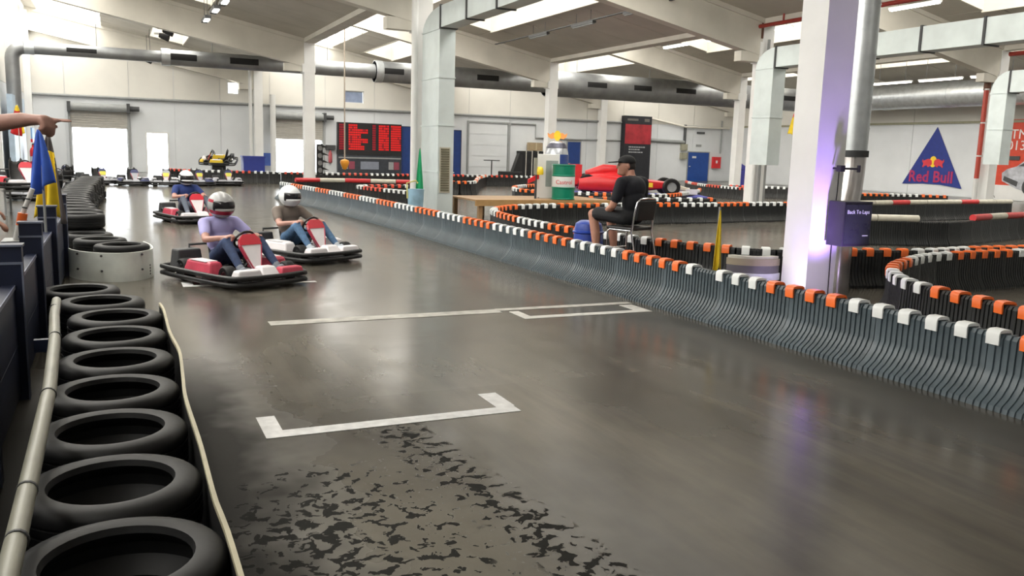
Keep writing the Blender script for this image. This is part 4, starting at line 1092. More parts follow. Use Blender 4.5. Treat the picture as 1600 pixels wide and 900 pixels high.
def helmet(parent, c, tilt, m_shell, m_stripe):
    """full-face helmet, facing +Y, centre c"""
    T = Matrix.Translation(Vector(c)) @ Matrix.Rotation(R(tilt), 4, 'X')
    n, m = 36, 22; v = []; rx, ry, rz = .138, .19, .168
    for i in range(m + 1):
        th = math.pi * (.02 + .80 * i / m)
        for j in range(n):
            a = 2 * math.pi * j / n
            y = math.sin(th) * math.sin(a); z = math.cos(th); x = math.sin(th) * math.cos(a)
            yy = y * ry * (1.0 + (.12 if (y > .3 and z < -.1) else 0))
            v.append(T @ Vector((x * rx, yy, z * rz)))
    f = [(i * n + j, i * n + (j + 1) % n, (i + 1) * n + (j + 1) % n, (i + 1) * n + j) for i in range(m) for j in range(n)] + [tuple(range(n))]
    o = MB().add(v, f).build('helmet', [m_shell, m_stripe], parent, 50)
    for p in o.data.polygons:
        q = T.inverted() @ p.center
        if (q.z < -.055 and q.y > -.02 and q.z > -.10) or (abs(q.x) > .03 and .05 < q.z < .085 and q.y < .05): p.material_index = 1
    v = []; a0, a1 = R(20), R(160)
    for i in range(8):
        th = R(66 + 44 * i / 7)
        for j in range(19):
            a = a0 + (a1 - a0) * j / 18
            v.append(T @ Vector((math.sin(th) * math.cos(a) * (rx + .004), math.sin(th) * math.sin(a) * (ry + .006), math.cos(th) * rz)))
    f = [(i * 19 + j, i * 19 + j + 1, (i + 1) * 19 + j + 1, (i + 1) * 19 + j) for i in range(7) for j in range(18)]
    vis = MB().add(v, f).build('visor', P('dark_visor', (0.015, 0.014, 0.016), .08, var=0), o, 60); s_ = vis.modifiers.new('t', 'SOLIDIFY'); s_.thickness = .006
    return o
def driver(label, kart_loc, rotz, shirt, trouser, skin, m_shell, m_stripe, shoe, lean=0.0):
    """seated kart driver, facing +Y, hands on the wheel"""
    t = thing('person', label, 'person', (kart_loc[0], kart_loc[1], .1), rotz)
    t.scale = (1.12, .93, .98)
    hx = lean
    pr = [('e', (0, -.3, .19), (.17, .15, .13), 1), ('e', (0, -.37, .36), (.165, .115, .17), 0), ('e', (hx * .5, -.40, .53), (.185, .12, .15), 0),
          ('c', (-.15 + hx, -.40, .60), .075, (.15 + hx, -.40, .60), .075, 0), ('c', (hx, -.40, .62), .06, (hx, -.38, .76), .055, 2)]
    for s in (-1, 1):
        sh = (s * .185 + hx, -.39, .60); el = (s * .29, -.14, .42); wr = (s * .17, .1, .46)
        pr += [('c', sh, .072, (s * .25 + hx, -.24, .49), .062, 0), ('c', (s * .25 + hx, -.24, .49), .047, el, .042, 2), ('c', el, .042, wr, .028, 2)]
        pr += hand_prims(wr, (-s * .25, .8, .25), (0, -.3, 1), 2, 1.0, (40, 55, 60, 65), True, s)
        kn = (s * .2, .16, .40); an = (s * .22, .50, .13)
        pr += [('c', (s * .1, -.26, .19), .095, kn, .065, 1), ('c', kn, .062, an, .042, 1), ('c', an, .045, (s * .22, .53, .05), .042, 3), ('c', (s * .22, .52, .04), .04, (s * .23, .60, .12), .034, 3)]
    me = body_mesh('body', pr, [shirt, trouser, skin, shoe], .0125, 3)
    link('body', me, t)
    helmet(t, (hx, -.345, .82), -6, m_shell, m_stripe)
    return t
jeans = P('blue_jeans', (0.025, 0.045, 0.11), .8, var=.2, scale=20); jeans2 = P('light_jeans', (0.06, 0.13, 0.24), .8, var=.2, scale=20)
kts = [((1.3, 10.75), 205, 'red and white go-kart nearest the viewer, driven by the lavender shirt'), ((2.5, 12.75), 206, 'red go-kart second in line, nearest the barrier'), ((1.45, 19.3), 194, 'red go-kart farthest back of the three on track')]
for (x, y), a, lb in kts: make_kart(lb, (x, y, 0), R(a), M_kpink if a != 206 else M_kwhite, M_kwhite, M_kwhite, M_kred)
driver('driver in a lavender t-shirt and jeans with a grey striped helmet', kts[0][0], R(205), P('lavender_shirt', (0.40, 0.38, 0.68), .8, var=.1), jeans, M_skin, P('grey_helmet', (0.34, 0.34, 0.34), .2, var=.05), P('helmet_red', (0.35, 0.02, 0.04), .25), P('grey_shoe', (0.2, 0.22, 0.26), .6))
driver('driver in a brown t-shirt and light jeans with a plain white helmet', kts[1][0], R(206), P('brown_shirt', (0.16, 0.13, 0.11), .8, var=.1), jeans2, M_skin, P('white_helmet', (0.78, 0.8, 0.82), .2, var=.03), P('white_helmet_trim', (0.6, 0.62, 0.65), .3), P('pale_shoe', (0.45, 0.5, 0.55), .6))
driver('driver in a dark blue t-shirt with a white and black helmet, farthest back', kts[2][0], R(194), P('royal_shirt', (0.015, 0.035, 0.16), .8, var=.1), P('grey_trousers', (0.1, 0.12, 0.16), .8, var=.15), M_skin, P('white_helmet', (0.78, 0.8, 0.82), .2), M_black, P('grey_shoe', (0.2, 0.22, 0.26), .6))
# parked karts before the far wall
gk = P('parked_pod_grey', (0.45, 0.46, 0.5), .4, var=.1); gb = P('parked_pod_blue', (0.05, 0.06, 0.16), .4, var=.1); gy = P('parked_plate_yellow', (0.75, 0.72, 0.1), .5)
spots = [(-1.7, 33.5, 30), (-.55, 36.0, 200), (.6, 35.4, 188), (1.75, 35.2, 176), (2.9, 35.7, 190), (4.1, 36.4, 183), (-1.75, 30.0, 20), (-1.95, 26.6, 165), (-1.75, 38.6, 15)]
for i, (x, y, a) in enumerate(spots):
    lb = ['grey parked kart nearest the left wall, before the roller door', 'parked kart first in the row left of the daylit door', 'parked kart second in the row below the roller door', 'parked kart third in the row below the small door', 'parked kart fourth in the row, dark blue', 'parked kart at the right end of the row below the podium', 'pale parked kart behind the tyre row', 'parked kart closest to the tyre row in the pit', 'pale kart farthest back beside the left wall'][i]
    make_kart(lb, (x, y, 0), R(a), gb if i in (2, 4) else gk, gk, M_kwhite if i % 2 else gk, gb if i % 3 else gk, gy if i in (1, 3, 4, 5) else None, 'parked karts before the far wall')
# kart on a service stand on the pit side
st = thing('kart_stand', 'grey service stand holding a kart on the pit side', 'stand', (-1.85, 21.5, 0))
for x in (-.3, .3):
    for y in (-.5, .5): MB().bx(x - .02, x + .02, y - .02, y + .02, 0, .5).build('leg', M_grey, st)
MB().bx(-.35, .35, -.55, .55, .5, .54).build('top_plate', M_grey, st)
make_kart('red and black kart raised on a service stand on the pit side', (-1.85, 21.5, .54), R(200), M_kred, M_kwhite, M_kwhite, M_kred)
# ---------------------------------------------------------------- marshal on a chair
def seated_marshal(loc, rotz):
    base = .23
    m2 = MB(); m2.bx(-.42, .42, -.38, .62, 0, base); 
    pl = thing('low_platform', 'low dark wooden platform under the chair behind the barrier', 'platform', (loc[0], loc[1], 0), rotz)
    for i in range(5): MB().bx(-.3, .3, -.32 + i * .15, -.32 + i * .15 + .135, base - .03, base).build('plank', P('dark_plank', (0.1, 0.07, 0.05), .7, var=.2), pl)
    for x in (-.26, .2): MB().bx(x, x + .06, -.32, .41, 0, base - .03).build('bearer', P('dark_plank', (0.1, 0.07, 0.05), .7), pl)
    ch = thing('chair', 'chrome tube chair with a black seat, behind the barrier', 'chair', (loc[0], loc[1], base), rotz)
    for s in (-1, 1):
        MB().tube([(s * .21, .2, 0), (s * .21, .2, .43), (s * .21, .16, .455), (s * .21, -.18, .455)], .0125, 8).build('front_leg', M_chrome, ch, 60)
        MB().tube([(s * .23, -.30, 0), (s * .215, -.2, .44), (s * .21, -.235, .7), (s * .2, -.26, .83), (s * .16, -.275, .87), (0, -.28, .88)], .0125, 8).build('rear_leg', M_chrome, ch, 60)
    MB().tube([(-.21, .2, .2), (.21, .2, .2)], .01, 8).build('stretcher', M_chrome, ch, 60)
    MB().bx(-.215, .215, -.2, .22, .455, .5).build('seat', M_black, ch, None, .015)
    rot_pts(MB().bx(-.19, .19, -.02, .01, -.13, .13), Matrix.Translation((0, -.25, .72)) @ Matrix.Rotation(R(8), 4, 'X')).build('backrest', M_black, ch, None, .012)
    t = thing('person', 'marshal in black t-shirt, black shorts and cap sitting with his back to the track', 'person', (loc[0], loc[1], base + .545), rotz)
    t.scale = (1.2, 1.1, 1.1)
    pr = [('e', (0, -.02, .09), (.175, .15, .12), 1), ('e', (0, -.05, .25), (.165, .125, .17), 0), ('e', (0, -.03, .41), (.185, .125, .15), 0),
          ('c', (-.15, -.01, .49), .07, (.15, -.01, .49), .07, 0), ('c', (0, .0, .5), .055, (0, .04, .64), .05, 2),
          ('e', (0, .06, .74), (.076, .095, .115), 2), ('c', (0, .10, .66), .05, (0, .13, .655), .03, 2), ('c', (0, .152, .745), .012, (0, .162, .72), .016, 2), ('c', (-.02, .142, .685), .012, (.02, .142, .685), .012, 2)]
    for s in (-1, 1):
        pr += [('c', (s * .078, .05, .75), .018, (s * .082, .04, .72), .014, 2)]
        el = (s * .25, .06, .2); wr = (s * .13, .25, .13)
        pr += [('c', (s * .19, -.01, .48), .072, (s * .235, .02, .30), .066, 0), ('c', (s * .235, .02, .30), .047, el, .043, 2), ('c', el, .043, wr, .03, 2)]
        pr += hand_prims(wr, (-s * .35, .8, -.1), (0, .1, 1), 2, 1.0, (20, 25, 28, 30), True, s)
        kn = (s * .15, .44, .08); an = (s * .16, .36, -.38)
        pr += [('c', (s * .1, .0, .07), .1, (s * .14, .36, .09), .085, 1), ('c', (s * .14, .34, .085), .066, kn, .062, 2), ('c', kn, .06, (s * .155, .38, -.18), .056, 2), ('c', (s * .155, .38, -.18), .056, an, .038, 2),
               ('c', an, .042, (s * .16, .35, -.45), .042, 3), ('c', (s * .16, .35, -.455), .04, (s * .18, .52, -.465), .032, 3)]
    HT = Matrix.Translation((0, .06, -.065)) @ Matrix.Rotation(R(50), 4, 'Z') @ Matrix.Translation((0, -.03, 0))
    q = []
    for p in pr:
        if p[0] == 'c' and min(p[1][2], p[3][2]) > .645: p = ('c', HT @ Vector(p[1]), p[2], HT @ Vector(p[3]), p[4], p[5])
        elif p[0] == 'e' and p[1][2] > .7: p = ('e', HT @ Vector(p[1]), p[2], p[3], Matrix.Rotation(R(50), 4, 'Z'))
        q.append(p)
    pr = q
    me = body_mesh('body', pr, [P('black_tee', (0.008, 0.009, 0.014), .85, var=.2, scale=15), P('black_shorts', (0.012, 0.013, 0.016), .8, var=.2), M_skind, M_black], .0105, 3)
    link('body', me, t)
    cap = MB().ell((0, .05, .785), (.088, .105, .085), 18, 10); cap.v = [(x, y, max(z, .775)) for x, y, z in cap.v]
    rot_pts(cap, HT); o = cap.build('cap', M_blackm, t, 60)
    MB().prism([(-.075, 0), (.075, 0), (.07, .09), (.04, .13), (-.04, .13), (-.07, .09)], 0, .012, HT @ Matrix.Translation((0, .135, .782)) @ Matrix.Rotation(R(-6), 4, 'X')).build('peak', M_blackm, o)
    hr = MB().ell((0, .035, .735), (.08, .09, .09), 14, 8); hr.v = [(x, min(y, .06), z) for x, y, z in hr.v]; rot_pts(hr, HT); hr.build('hair', P('dark_hair', (0.02, 0.015, 0.012), .7), t, 60)
    for s in (-1, 1): MB().ell(tuple(HT @ Vector((s * .03, .142, .742))), (.011, .008, .007), 8, 6).build('eye', M_black, t)
seated_marshal((6.17, 9.6), R(20))
bb = thing('blue_drum', 'blue plastic drum between the barriers beside the seated marshal', 'drum', (5.98, 10.35, 0))
MB().lathe([(.16, 0), (.19, .02), (.2, .1), (.215, .3), (.2, .62), (.18, .7), (.12, .74), (.001, .745)], 24).build('body', P('blue_drum', (0.015, 0.05, 0.33), .35, var=.1), bb, 40)
for z in (.16, .56): MB().lathe([(.2, z), (.222, z + .015), (.222, z + .03), (.2, z + .045)], 24).build('hoop', P('blue_drum', (0.015, 0.05, 0.33), .35), bb, 40)
MB().cyl((.07, 0, .735), (.07, 0, .76), .03, n=12).build('bung', M_black, bb)
# curved striped cushion lying between barrier and column
cu = thing('curved_bumper', 'curved grey bumper pad with pale stripes left of the violet column', 'bumper', (6.86, 7.98, 0), R(-25))
def arcband(r0, r1, z0, z1, mat, nm):
    mb = MB(); v = []; n = 14
    for i in range(n + 1):
        t = R(205 + 130 * i / n)
        c, s = math.cos(t), math.sin(t)
        v += [(r0 * c, r0 * s * .7, z0), (r1 * c, r1 * s * .7, z0), (r1 * c, r1 * s * .7, z1), (r0 * c, r0 * s * .7, z1)]
    f = [(i * 4 + j, i * 4 + (j + 1) % 4, i * 4 + 4 + (j + 1) % 4, i * 4 + 4 + j) for i in range(n) for j in range(4)] + [(0, 1, 2, 3), tuple(reversed(range(4 * n, 4 * n + 4)))]
    mb.add(v, f).build(nm, mat, cu, 40)
for z0, z1, r, c in ((0, .25, .34, (0.05, 0.05, 0.055)), (.25, .33, .36, (0.55, 0.57, 0.62)), (.33, .42, .345, (0.12, 0.11, 0.13)), (.42, .5, .35, (0.32, 0.27, 0.2)), (.5, .53, .33, (0.5, 0.48, 0.42))):
    arcband(r - .1, r, z0, z1, P('pad_%d' % int(z0 * 100), c, .4, var=.1), 'pad_layer')

# ---------------------------------------------------------------- screen on the violet column, camera arm
sc = thing('display_screen', 'black display box with pale lettering mounted right of the violet column', 'screen', (7.5, 7.1, .72), 0)
MB().bx(-.2, .22, -.08, .16, 0, .5).build('housing', M_black, sc, None, .008)
o = MB().bx(-.185, .205, -.084, -.08, .03, .47).build('screen_panel', P('dark_screen', (0.018, 0.022, 0.02), .25, var=.1), sc)
tm = text_mesh('Back To Laps', .062, .001); tm.materials.append(E('screen_text', (.6, .62, .6), .35, (.4, .4, .4)))
x = link('lettering', tm, o, (0.005, -.086, .385)); x.rotation_euler = (R(90), 0, 0)
MB().bx(.09, .175, -.0865, -.0845, .115, .125).build('small_caption', MATS['screen_text'], o)
MB().bx(-.1, .0, .16, .22, .2, .3).build('bracket', M_dark, sc)
ca = thing('camera_arm', 'black camera on a short arm fixed to the violet column', 'camera', (7.36, 7.2, 1.58))
MB().tube([(-.02, .08, 0), (-.02, -.02, 0), (.22, -.06, 0)], .012, 8).build('arm', M_black, ca, 40)
MB().bx(-.06, .01, -.07, .0, -.035, .035).build('camera_body', M_black, ca, None, .006); MB().cyl((.22, -.06, -.04), (.22, -.06, .04), .02, n=10).build('mount', M_black, ca)
pipe('cable', [(7.42, 7.27, 1.56), (7.43, 7.28, 1.3), (7.42, 7.285, 1.1), (7.42, 7.285, .6), (7.43, 7.285, .02)], .006, M_black, 'thin black cable hanging down the violet column', 'cable')

# ---------------------------------------------------------------- timber platform with drum, giant can and standee
tp = thing('timber_platform', 'long timber platform on posts behind the hairpin barrier', 'platform', (9.5, 20.0, 0))
for i in range(9): MB().bx(-1.75, 2.0, -1.15 + i * .2, -1.15 + i * .2 + .192, .47, .51).build('plank', M_wood, tp)
MB().bx(-1.75, 2.0, -1.19, -1.15, .36, .51).build('front_beam', P('timber_edge', (0.40, 0.24, 0.10), .5, var=.15), tp)
for x in (-1.6, -.85, .0, .9, 1.85):
    for y in (-1.1, .55): MB().bx(x - .05, x + .05, y - .05, y + .05, 0, .47).build('post', M_wood, tp)
dr = thing('oil_drum', 'green oil drum with a white band and red lettering on the timber platform', 'drum', (10.25, 19.1, .51))
def hoop(z, m): return MB().lathe([(.285, z), (.298, z + .012), (.298, z + .028), (.285, z + .04)], 32).build('hoop', m, dr, 50)
MB().lathe([(.001, 0), (.285, 0), (.285, .88), (.001, .88)], 32).build('body', M_greenp, dr, 40)
MB().lathe([(.286, .30), (.2875, .305), (.2875, .57), (.286, .575)], 32).build('white_band', M_white, dr, 40)
for z in (0, .28, .58, .84): hoop(z, M_greenp if z not in () else M_white)
tm = text_mesh('Castrol', .15, .002)
for vtx in tm.vertices:
    a = vtx.co.x / .289 - R(115); rr = .2885 + vtx.co.z; vtx.co = Vector((rr * math.cos(a), rr * math.sin(a), .435 + vtx.co.y))
tm.materials.append(M_red); link('lettering', tm, dr)
cn = thing('giant_can', 'giant silver and blue drinks can with a yellow emblem on top', 'display can', (10.5, 20.0, .51))
MB().lathe([(.001, 0), (.26, 0), (.31, .06), (.31, 1.12), (.27, 1.3), (.2, 1.42), (.12, 1.47), (.001, 1.47)], 32).build('body', P('can_silver', (0.5, 0.52, 0.56), .25, .6, var=.1), cn, 40)
for a in (0, 180):
    v = []; n = 8
    for zz in (.1, 1.12):
        for i in range(n + 1): t = R(a - 65 - 45 + 90 * i / n); v.append((.313 * math.cos(t), .313 * math.sin(t), zz))
    MB().add(v, [(i, i + 1, n + 2 + i, n + 1 + i) for i in range(n)]).build('blue_panel', P('can_blue', (0.03, 0.06, 0.22), .3), cn, 60)
MB().lathe([(.275, 1.28), (.285, 1.29), (.215, 1.41), (.205, 1.4)], 32).build('dark_shoulder', P('can_dark', (0.08, 0.08, 0.11), .35, .4), cn, 40)
em = Matrix.Translation((0, 0, 1.60)) @ Matrix.Rotation(R(-25), 4, 'Z') @ Matrix.Rotation(R(90), 4, 'X')
o = MB().prism([(.09 * math.cos(R(t)), .13 * math.sin(R(t))) for t in range(0, 360, 20)], -.03, .03, em).build('sun_disc', M_yel, cn)
for s in (-1, 1): MB().prism([(s * .05, -.06), (s * .16, -.09), (s * .24, -.03), (s * .26, .07), (s * .19, .03), (s * .12, .08), (s * .04, .05)], -.02, .02, em).build('emblem_side', P('emblem_orange', (0.85, 0.35, 0.1), .45), cn)
MB().cyl((0, 0, 1.45), (0, 0, 1.55), .03, n=10).build('stem', M_grey, cn)
sd2 = thing('standee', 'white display board with large grey figures beside the green drum', 'display board', (10.0, 19.5, .51), R(-20))
MB().bx(-.27, .3, 0, .03, 0, 1.12).build('board', M_white, sd2, None, .01)
MB().bx(-.05, .1, -.008, 0, .3, .95).build('grey_panel', P('sage_grey', (0.25, 0.29, 0.28), .6), sd2)
MB().bx(-.05, .26, -.01, 0, .88, .96).bx(.16, .26, -.01, 0, .62, .88).build('grey_figure', P('sage_grey', (0.25, 0.29, 0.28), .6), sd2)
for s in (-.22, .25): MB().bx(s - .02, s + .02, -.02, .3, 0, .03).build('foot', M_grey, sd2)
tr = thing('trophy_lamp', 'small orange and dark red warning lamp on a white post left of the display board', 'lamp', (9.62, 19.4, .51))
MB().cyl((0, 0, 0), (0, 0, .62), .03, n=10).build('post', M_dark, tr); MB().lathe([(.09, .6), (.1, .65), (.09, .75), (.05, .8), (.001, .8)], 16, (.1, 0, 0)).build('amber_dome', M_yel, tr, 40)
MB().bx(-.06, .02, -.03, .03, .6, 1.02).build('white_tube', M_cream2, tr); MB().prism([(-.2, 0), (.1, .12), (.1, .26), (-.2, .1)], -.02, .02, Matrix.Translation((-.02, 0, .38)) @ Matrix.Rotation(R(90), 4, 'X')).build('red_flap', M_red, tr)

# ---------------------------------------------------------------- show car on the blue podium
pdm = thing('podium', 'low blue podium under the red single-seater', 'podium', (16.0, 25.1, 0), R(-25))
MB().bx(-2.5, 2.6, -1.05, 1.05, 0, .34).build('deck', P('podium_blue', (0.05, 0.06, 0.30), .6, var=.1), pdm); MB().bx(-2.52, 2.62, -1.07, 1.07, .34, .36).build('carpet', P('carpet_blue', (0.08, 0.09, 0.40), .9, var=.1), pdm)
rc = thing('race_car', 'red single-seater show car with a pale nose on the blue podium', 'race car', (16.0, 25.1, .36), R(-25))
def loft(secs, closed=True):
    n = len(secs[0]); v = [p for s in secs for p in s]; f = []
    for i in range(len(secs) - 1):
        for j in range(n): f.append((i * n + j, i * n + (j + 1) % n, (i + 1) * n + (j + 1) % n, (i + 1) * n + j))
    f += [tuple(reversed(range(n))), tuple(range((len(secs) - 1) * n, len(secs) * n))]
    return MB().add(v, f)
def ring(x, w, z0, z1, n=12, p=.6): return [(x, w * math.copysign(abs(math.cos(2 * math.pi * i / n)) ** p, math.cos(2 * math.pi * i / n)), (z0 + z1) / 2 + (z1 - z0) / 2 * math.copysign(abs(math.sin(2 * math.pi * i / n)) ** p, math.sin(2 * math.pi * i / n))) for i in range(n)]
loft([ring(-1.9, .2, .2, .5), ring(-1.2, .3, .12, .68), ring(-.5, .36, .1, .74), ring(.1, .34, .1, .56), ring(.8, .24, .14, .5), ring(1.2, .18, .2, .46)]).build('body', M_red, rc, 40)
loft([ring(1.2, .18, .2, .46), ring(1.7, .13, .16, .36), ring(2.1, .08, .12, .24)]).build('nose', P('nose_white', (0.6, 0.55, 0.45), .35), rc, 40)
loft([ring(-1.5, .1, .5, .75), ring(-.9, .15, .6, .98), ring(-.45, .13, .65, .96), ring(-.3, .1, .68, .9)]).build('air_box', M_red, rc, 40)
for s in (-1, 1):
    q = loft([ring(-1.75, .14, .1, .5), ring(-1.1, .26, .06, .62), ring(-.3, .26, .06, .56), ring(.25, .16, .1, .44)]); rot_pts(q, Matrix.Translation((0, s * .5, 0))); q.build('side_pod', M_red, rc, 40)
    for x, r, w in ((-1.45, .32, .34), (1.35, .29, .26)):
        T = Matrix.Translation((x, s * (.72 if x > 0 else .42), r)) @ Matrix.Rotation(R(90), 4, 'X')
        o = MB().lathe([(r * .55, -w / 2), (r * .9, -w / 2), (r, -w * .35), (r, w * .35), (r * .9, w / 2), (r * .55, w / 2)], 24, closed=True, mat=T).build('wheel', M_rubber, rc, 40)
        MB().lathe([(.02, -w * .3), (r * .55, -w * .4), (r * .55, w * .4), (.02, w * .3)], 16, mat=T).build('rim', M_grey, o, 40)
        for dx in (-.2, .15): MB().cyl((x + dx, s * .2, .3), (x, s * .6, r), .018, n=6).build('suspension_arm', M_dark, rc)
    MB().bx(-2.1, -1.65, s * .48 - .01, s * .48 + .01, .3, .95).build('wing_endplate', M_red, rc); MB().bx(1.85, 2.25, s * .65 - .01, s * .65 + .01, .06, .24).build('wing_endplate', M_kwhite, rc)
MB().bx(-2.05, -1.7, -.48, .48, .82, .85).bx(-2.05, -1.8, -.48, .48, .6, .63).build('rear_wing', M_red, rc); MB().bx(1.9, 2.2, -.65, .65, .08, .11).build('front_wing', M_kwhite, rc)
MB().ell((-.1, 0, .56), (.3, .2, .06), 14, 6).build('cockpit_opening', M_black, rc, 60)
for x, z, w in ((-.9, .46, .3), (-.3, .42, .2)): MB().bx(x, x + w, -.725, -.715, z - .18, z - .08).build('decal', M_white, rc)
MB().bx(.55, .8, -.27, -.255, .25, .4).build('decal', M_yel, rc)

# ---------------------------------------------------------------- far wall: scoreboard, boards, banner, cabinets
sb = thing('scoreboard', 'black timing board with rows of red glowing figures on the far wall', 'scoreboard', (13.7, YB - .25, 0))
MB().bx(-1.95, 1.9, -.06, .2, 1.22, 3.08).build('housing', M_black, sb)
rr = random.Random(3)
for x0, x1, c in ((-1.85, -1.55, 'd'), (-1.3, -.12, 'r'), (.12, .35, 'd'), (.5, 1.08, 'r'), (1.24, 1.82, 'r')):
    for i in range(11):
        z = 1.52 + i * .136; x = x0; e = x1
        if x0 == -1.3:
            e = x0 + (x1 - x0) * rr.choice((.62, .8, 1.0, 1.0)) if i < 9 else x0 + .5
        while x < e - .04:
            w = .085
            o = MB().bx(x, x + w, -.075, -.06, z, z + .105); o.build('led_figure', M_led if c == 'r' and rr.random() < .92 else M_ledd, sb); x += w + .02
bd = thing('sponsor_board', 'dark sponsor board with grey and red panels below the timing board', 'board', (13.7, YB - .3, 0))
MB().bx(-1.95, 1.9, -.04, .2, .05, 1.2).build('backing', P('board_dark', (0.03, 0.035, 0.045), .5, var=.2), bd)
MB().bx(-1.9, 1.85, -.06, -.04, 1.02, 1.1).build('grey_strip', M_grey, bd)
for x0, x1, m in ((-1.7, -1.35, M_grey), (-1.3, -.95, P('dull_red', (0.25, 0.05, 0.08), .5)), (-.6, .5, P('slate_panel', (0.2, 0.22, 0.27), .5)), (1.1, 1.4, M_grey), (1.42, 1.75, MATS['dull_red'])):
    MB().bx(x0, x1, -.055, -.04, .4, .85).build('panel', m, bd)
bn = thing('tall_banner', 'tall black banner with a red picture field on the far wall', 'banner', (32.1, YB - .55, 0))
MB().bx(-1.05, 1.05, 0, .5, .05, 4.3).build('backing', P('banner_black', (0.012, 0.013, 0.018), .6, var=.2), bn)
MB().bx(-1.03, 1.03, -.012, 0, 2.45, 3.75).build('red_field', P('banner_red', (0.33, 0.02, 0.03), .55, var=.35, scale=1.8), bn)
MB().bx(-.9, -.05, -.012, 0, 3.98, 4.12).bx(.45, .85, -.012, 0, 3.94, 4.14).build('header_text', P('banner_grey', (0.12, 0.11, 0.1), .6), bn)
for z, e in ((2.2, .45), (2.04, .1), (1.86, .4)):
    x = -.7; q = MB()
    while x < e: w = rr.uniform(.08, .2); q.bx(x, x + w, -.012, 0, z, z + .08); x += w + .04
    o = q.build('text_line', P('banner_text', (0.35, 0.36, 0.38), .6), bn); o['kind'] = 'stuff'
for x, h in ((-.5, .35), (-.25, .55), (.0, .75), (.2, .45), (.45, .4)): MB().prism([(x - .12, 0), (x + .12, 0), (x + .03, h), (x - .03, h)], -.016, -.012 + .0, Matrix.Translation((0, 0, 2.55)) @ Matrix.Rotation(R(90), 4, 'X')).build('figure_shape', P('banner_silhouette', (0.1, 0.03, 0.03), .6), bn)  # dark silhouettes printed on the red field
cb = thing('cabinet_row', 'row of dark cabinets with pale edges against the far wall', 'cabinet', (24.1, YB - .5, 0))
for i in range(4):
    MB().bx(-.8 + i * .42, -.8 + i * .42 + .38, -.2, .4, 0, 1.75).build('cabinet_door', M_blackm, cb); MB().bx(-.8 + i * .42 + .38, -.8 + i * .42 + .42, -.22, .4, 0, 1.78).build('edge', M_cream, cb)
m2 = MB().bx(24.0, 24.9, YB - .6, YB - .15, 1.79, 2.3); o = m2.build('cardboard_box', P('cardboard', (0.33, 0.25, 0.15), .8, var=.1)); tag(o, 'brown cardboard box on the dark cabinets', 'box')
MB().bx(24.42, 24.48, YB - .605, YB - .145, 1.79, 2.302).build('tape', P('tape', (0.45, 0.38, 0.25), .4), o)
dk = thing('machine', 'dark folded machine before the white sectional door', 'machine', (22.0, 47.5, 0))
MB().bx(-.9, .5, -.3, .3, 0, .5).build('base', M_black, dk, None, .05); MB().prism([(-.1, 0), (.5, 0), (.5, 1.0), (.3, 1.1)], -.2, .2, Matrix.Translation((0, 0, .5)) @ Matrix.Rotation(R(90), 4, 'X')).build('arm', M_black, dk)
tb = thing('high_table', 'dark high table before the white sectional door', 'table', (20.9, 48.3, 0))
MB().cyl((0, 0, 1.1), (0, 0, 1.15), .5, n=20).build('top', M_dark, tb); MB().cyl((0, 0, 0), (0, 0, 1.1), .04, n=8).build('stem', M_dark, tb); MB().cyl((0, 0, 0), (0, 0, .03), .3, n=16).build('foot', M_dark, tb)
ex = thing('wall_extinguisher', 'red extinguisher under a dark bracket between roller door and timing board', 'extinguisher', (11.35, YB - .2, 0))
MB().lathe([(.09, .75), (.11, .8), (.11, 1.25), (.05, 1.38), (.04, 1.45)], 14).build('body', P('ext_red', (0.4, 0.08, 0.09), .4), ex, 40); MB().bx(-.25, .3, -.1, .16, 1.5, 1.75).build('bracket', M_dark, ex); MB().bx(-.04, .04, .08, .16, .7, 1.5).build('wall_plate', M_grey, ex)
sb2 = MB().bx(7.55, 8.05, YB - .4, YB - .3, .5, 1.2); tag(sb2.build('floor_sign', P('sign_blue', (0.06, 0.12, 0.4), .5)), 'small blue sign before the far left column', 'sign')
# traffic light
tl = thing('traffic_light', 'black traffic light with four hooded lamps on the slim column', 'traffic light', (7.68, 35.62, 0))
MB().bx(-.12, .12, -.06, .1, .5, 1.75).build('housing', M_black, tl)
for z in (.68, .98, 1.28, 1.58):
    MB().cyl((0, -.06, z), (0, -.085, z), .1, n=16).build('lens', P('lens_grey', (0.2, 0.2, 0.2), .2), tl)
    MB().tube([(.12 * math.cos(R(t)), -.06, z + .12 * math.sin(R(t))) for t in range(-10, 191, 20)], .012, 6).build('hood_rim', M_black, tl); MB().prism([(0, 0), (.26, -.02), (.0, .1)], -.1, .1, Matrix.Translation((.1, -.1, z + .03)) @ Matrix.Rotation(R(90), 4, 'X')).build('hood', M_black, tl)
# pendant control
pc = thing('pendant_control', 'orange pendant hanging on a long cable before the timing board', 'pendant', (8.96, 36.6, 0))
MB().cyl((0, 0, 1.05), (0, 0, 7.74), .03, n=8).build('cable', P('cable_tan', (0.4, 0.34, 0.28), .6), pc); MB().lathe([(.05, .7), (.1, .75), (.2, 1.0), (.17, 1.1), (.05, 1.14)], 16).build('housing', P('pendant_orange', (0.8, 0.33, 0.03), .4), pc, 40)
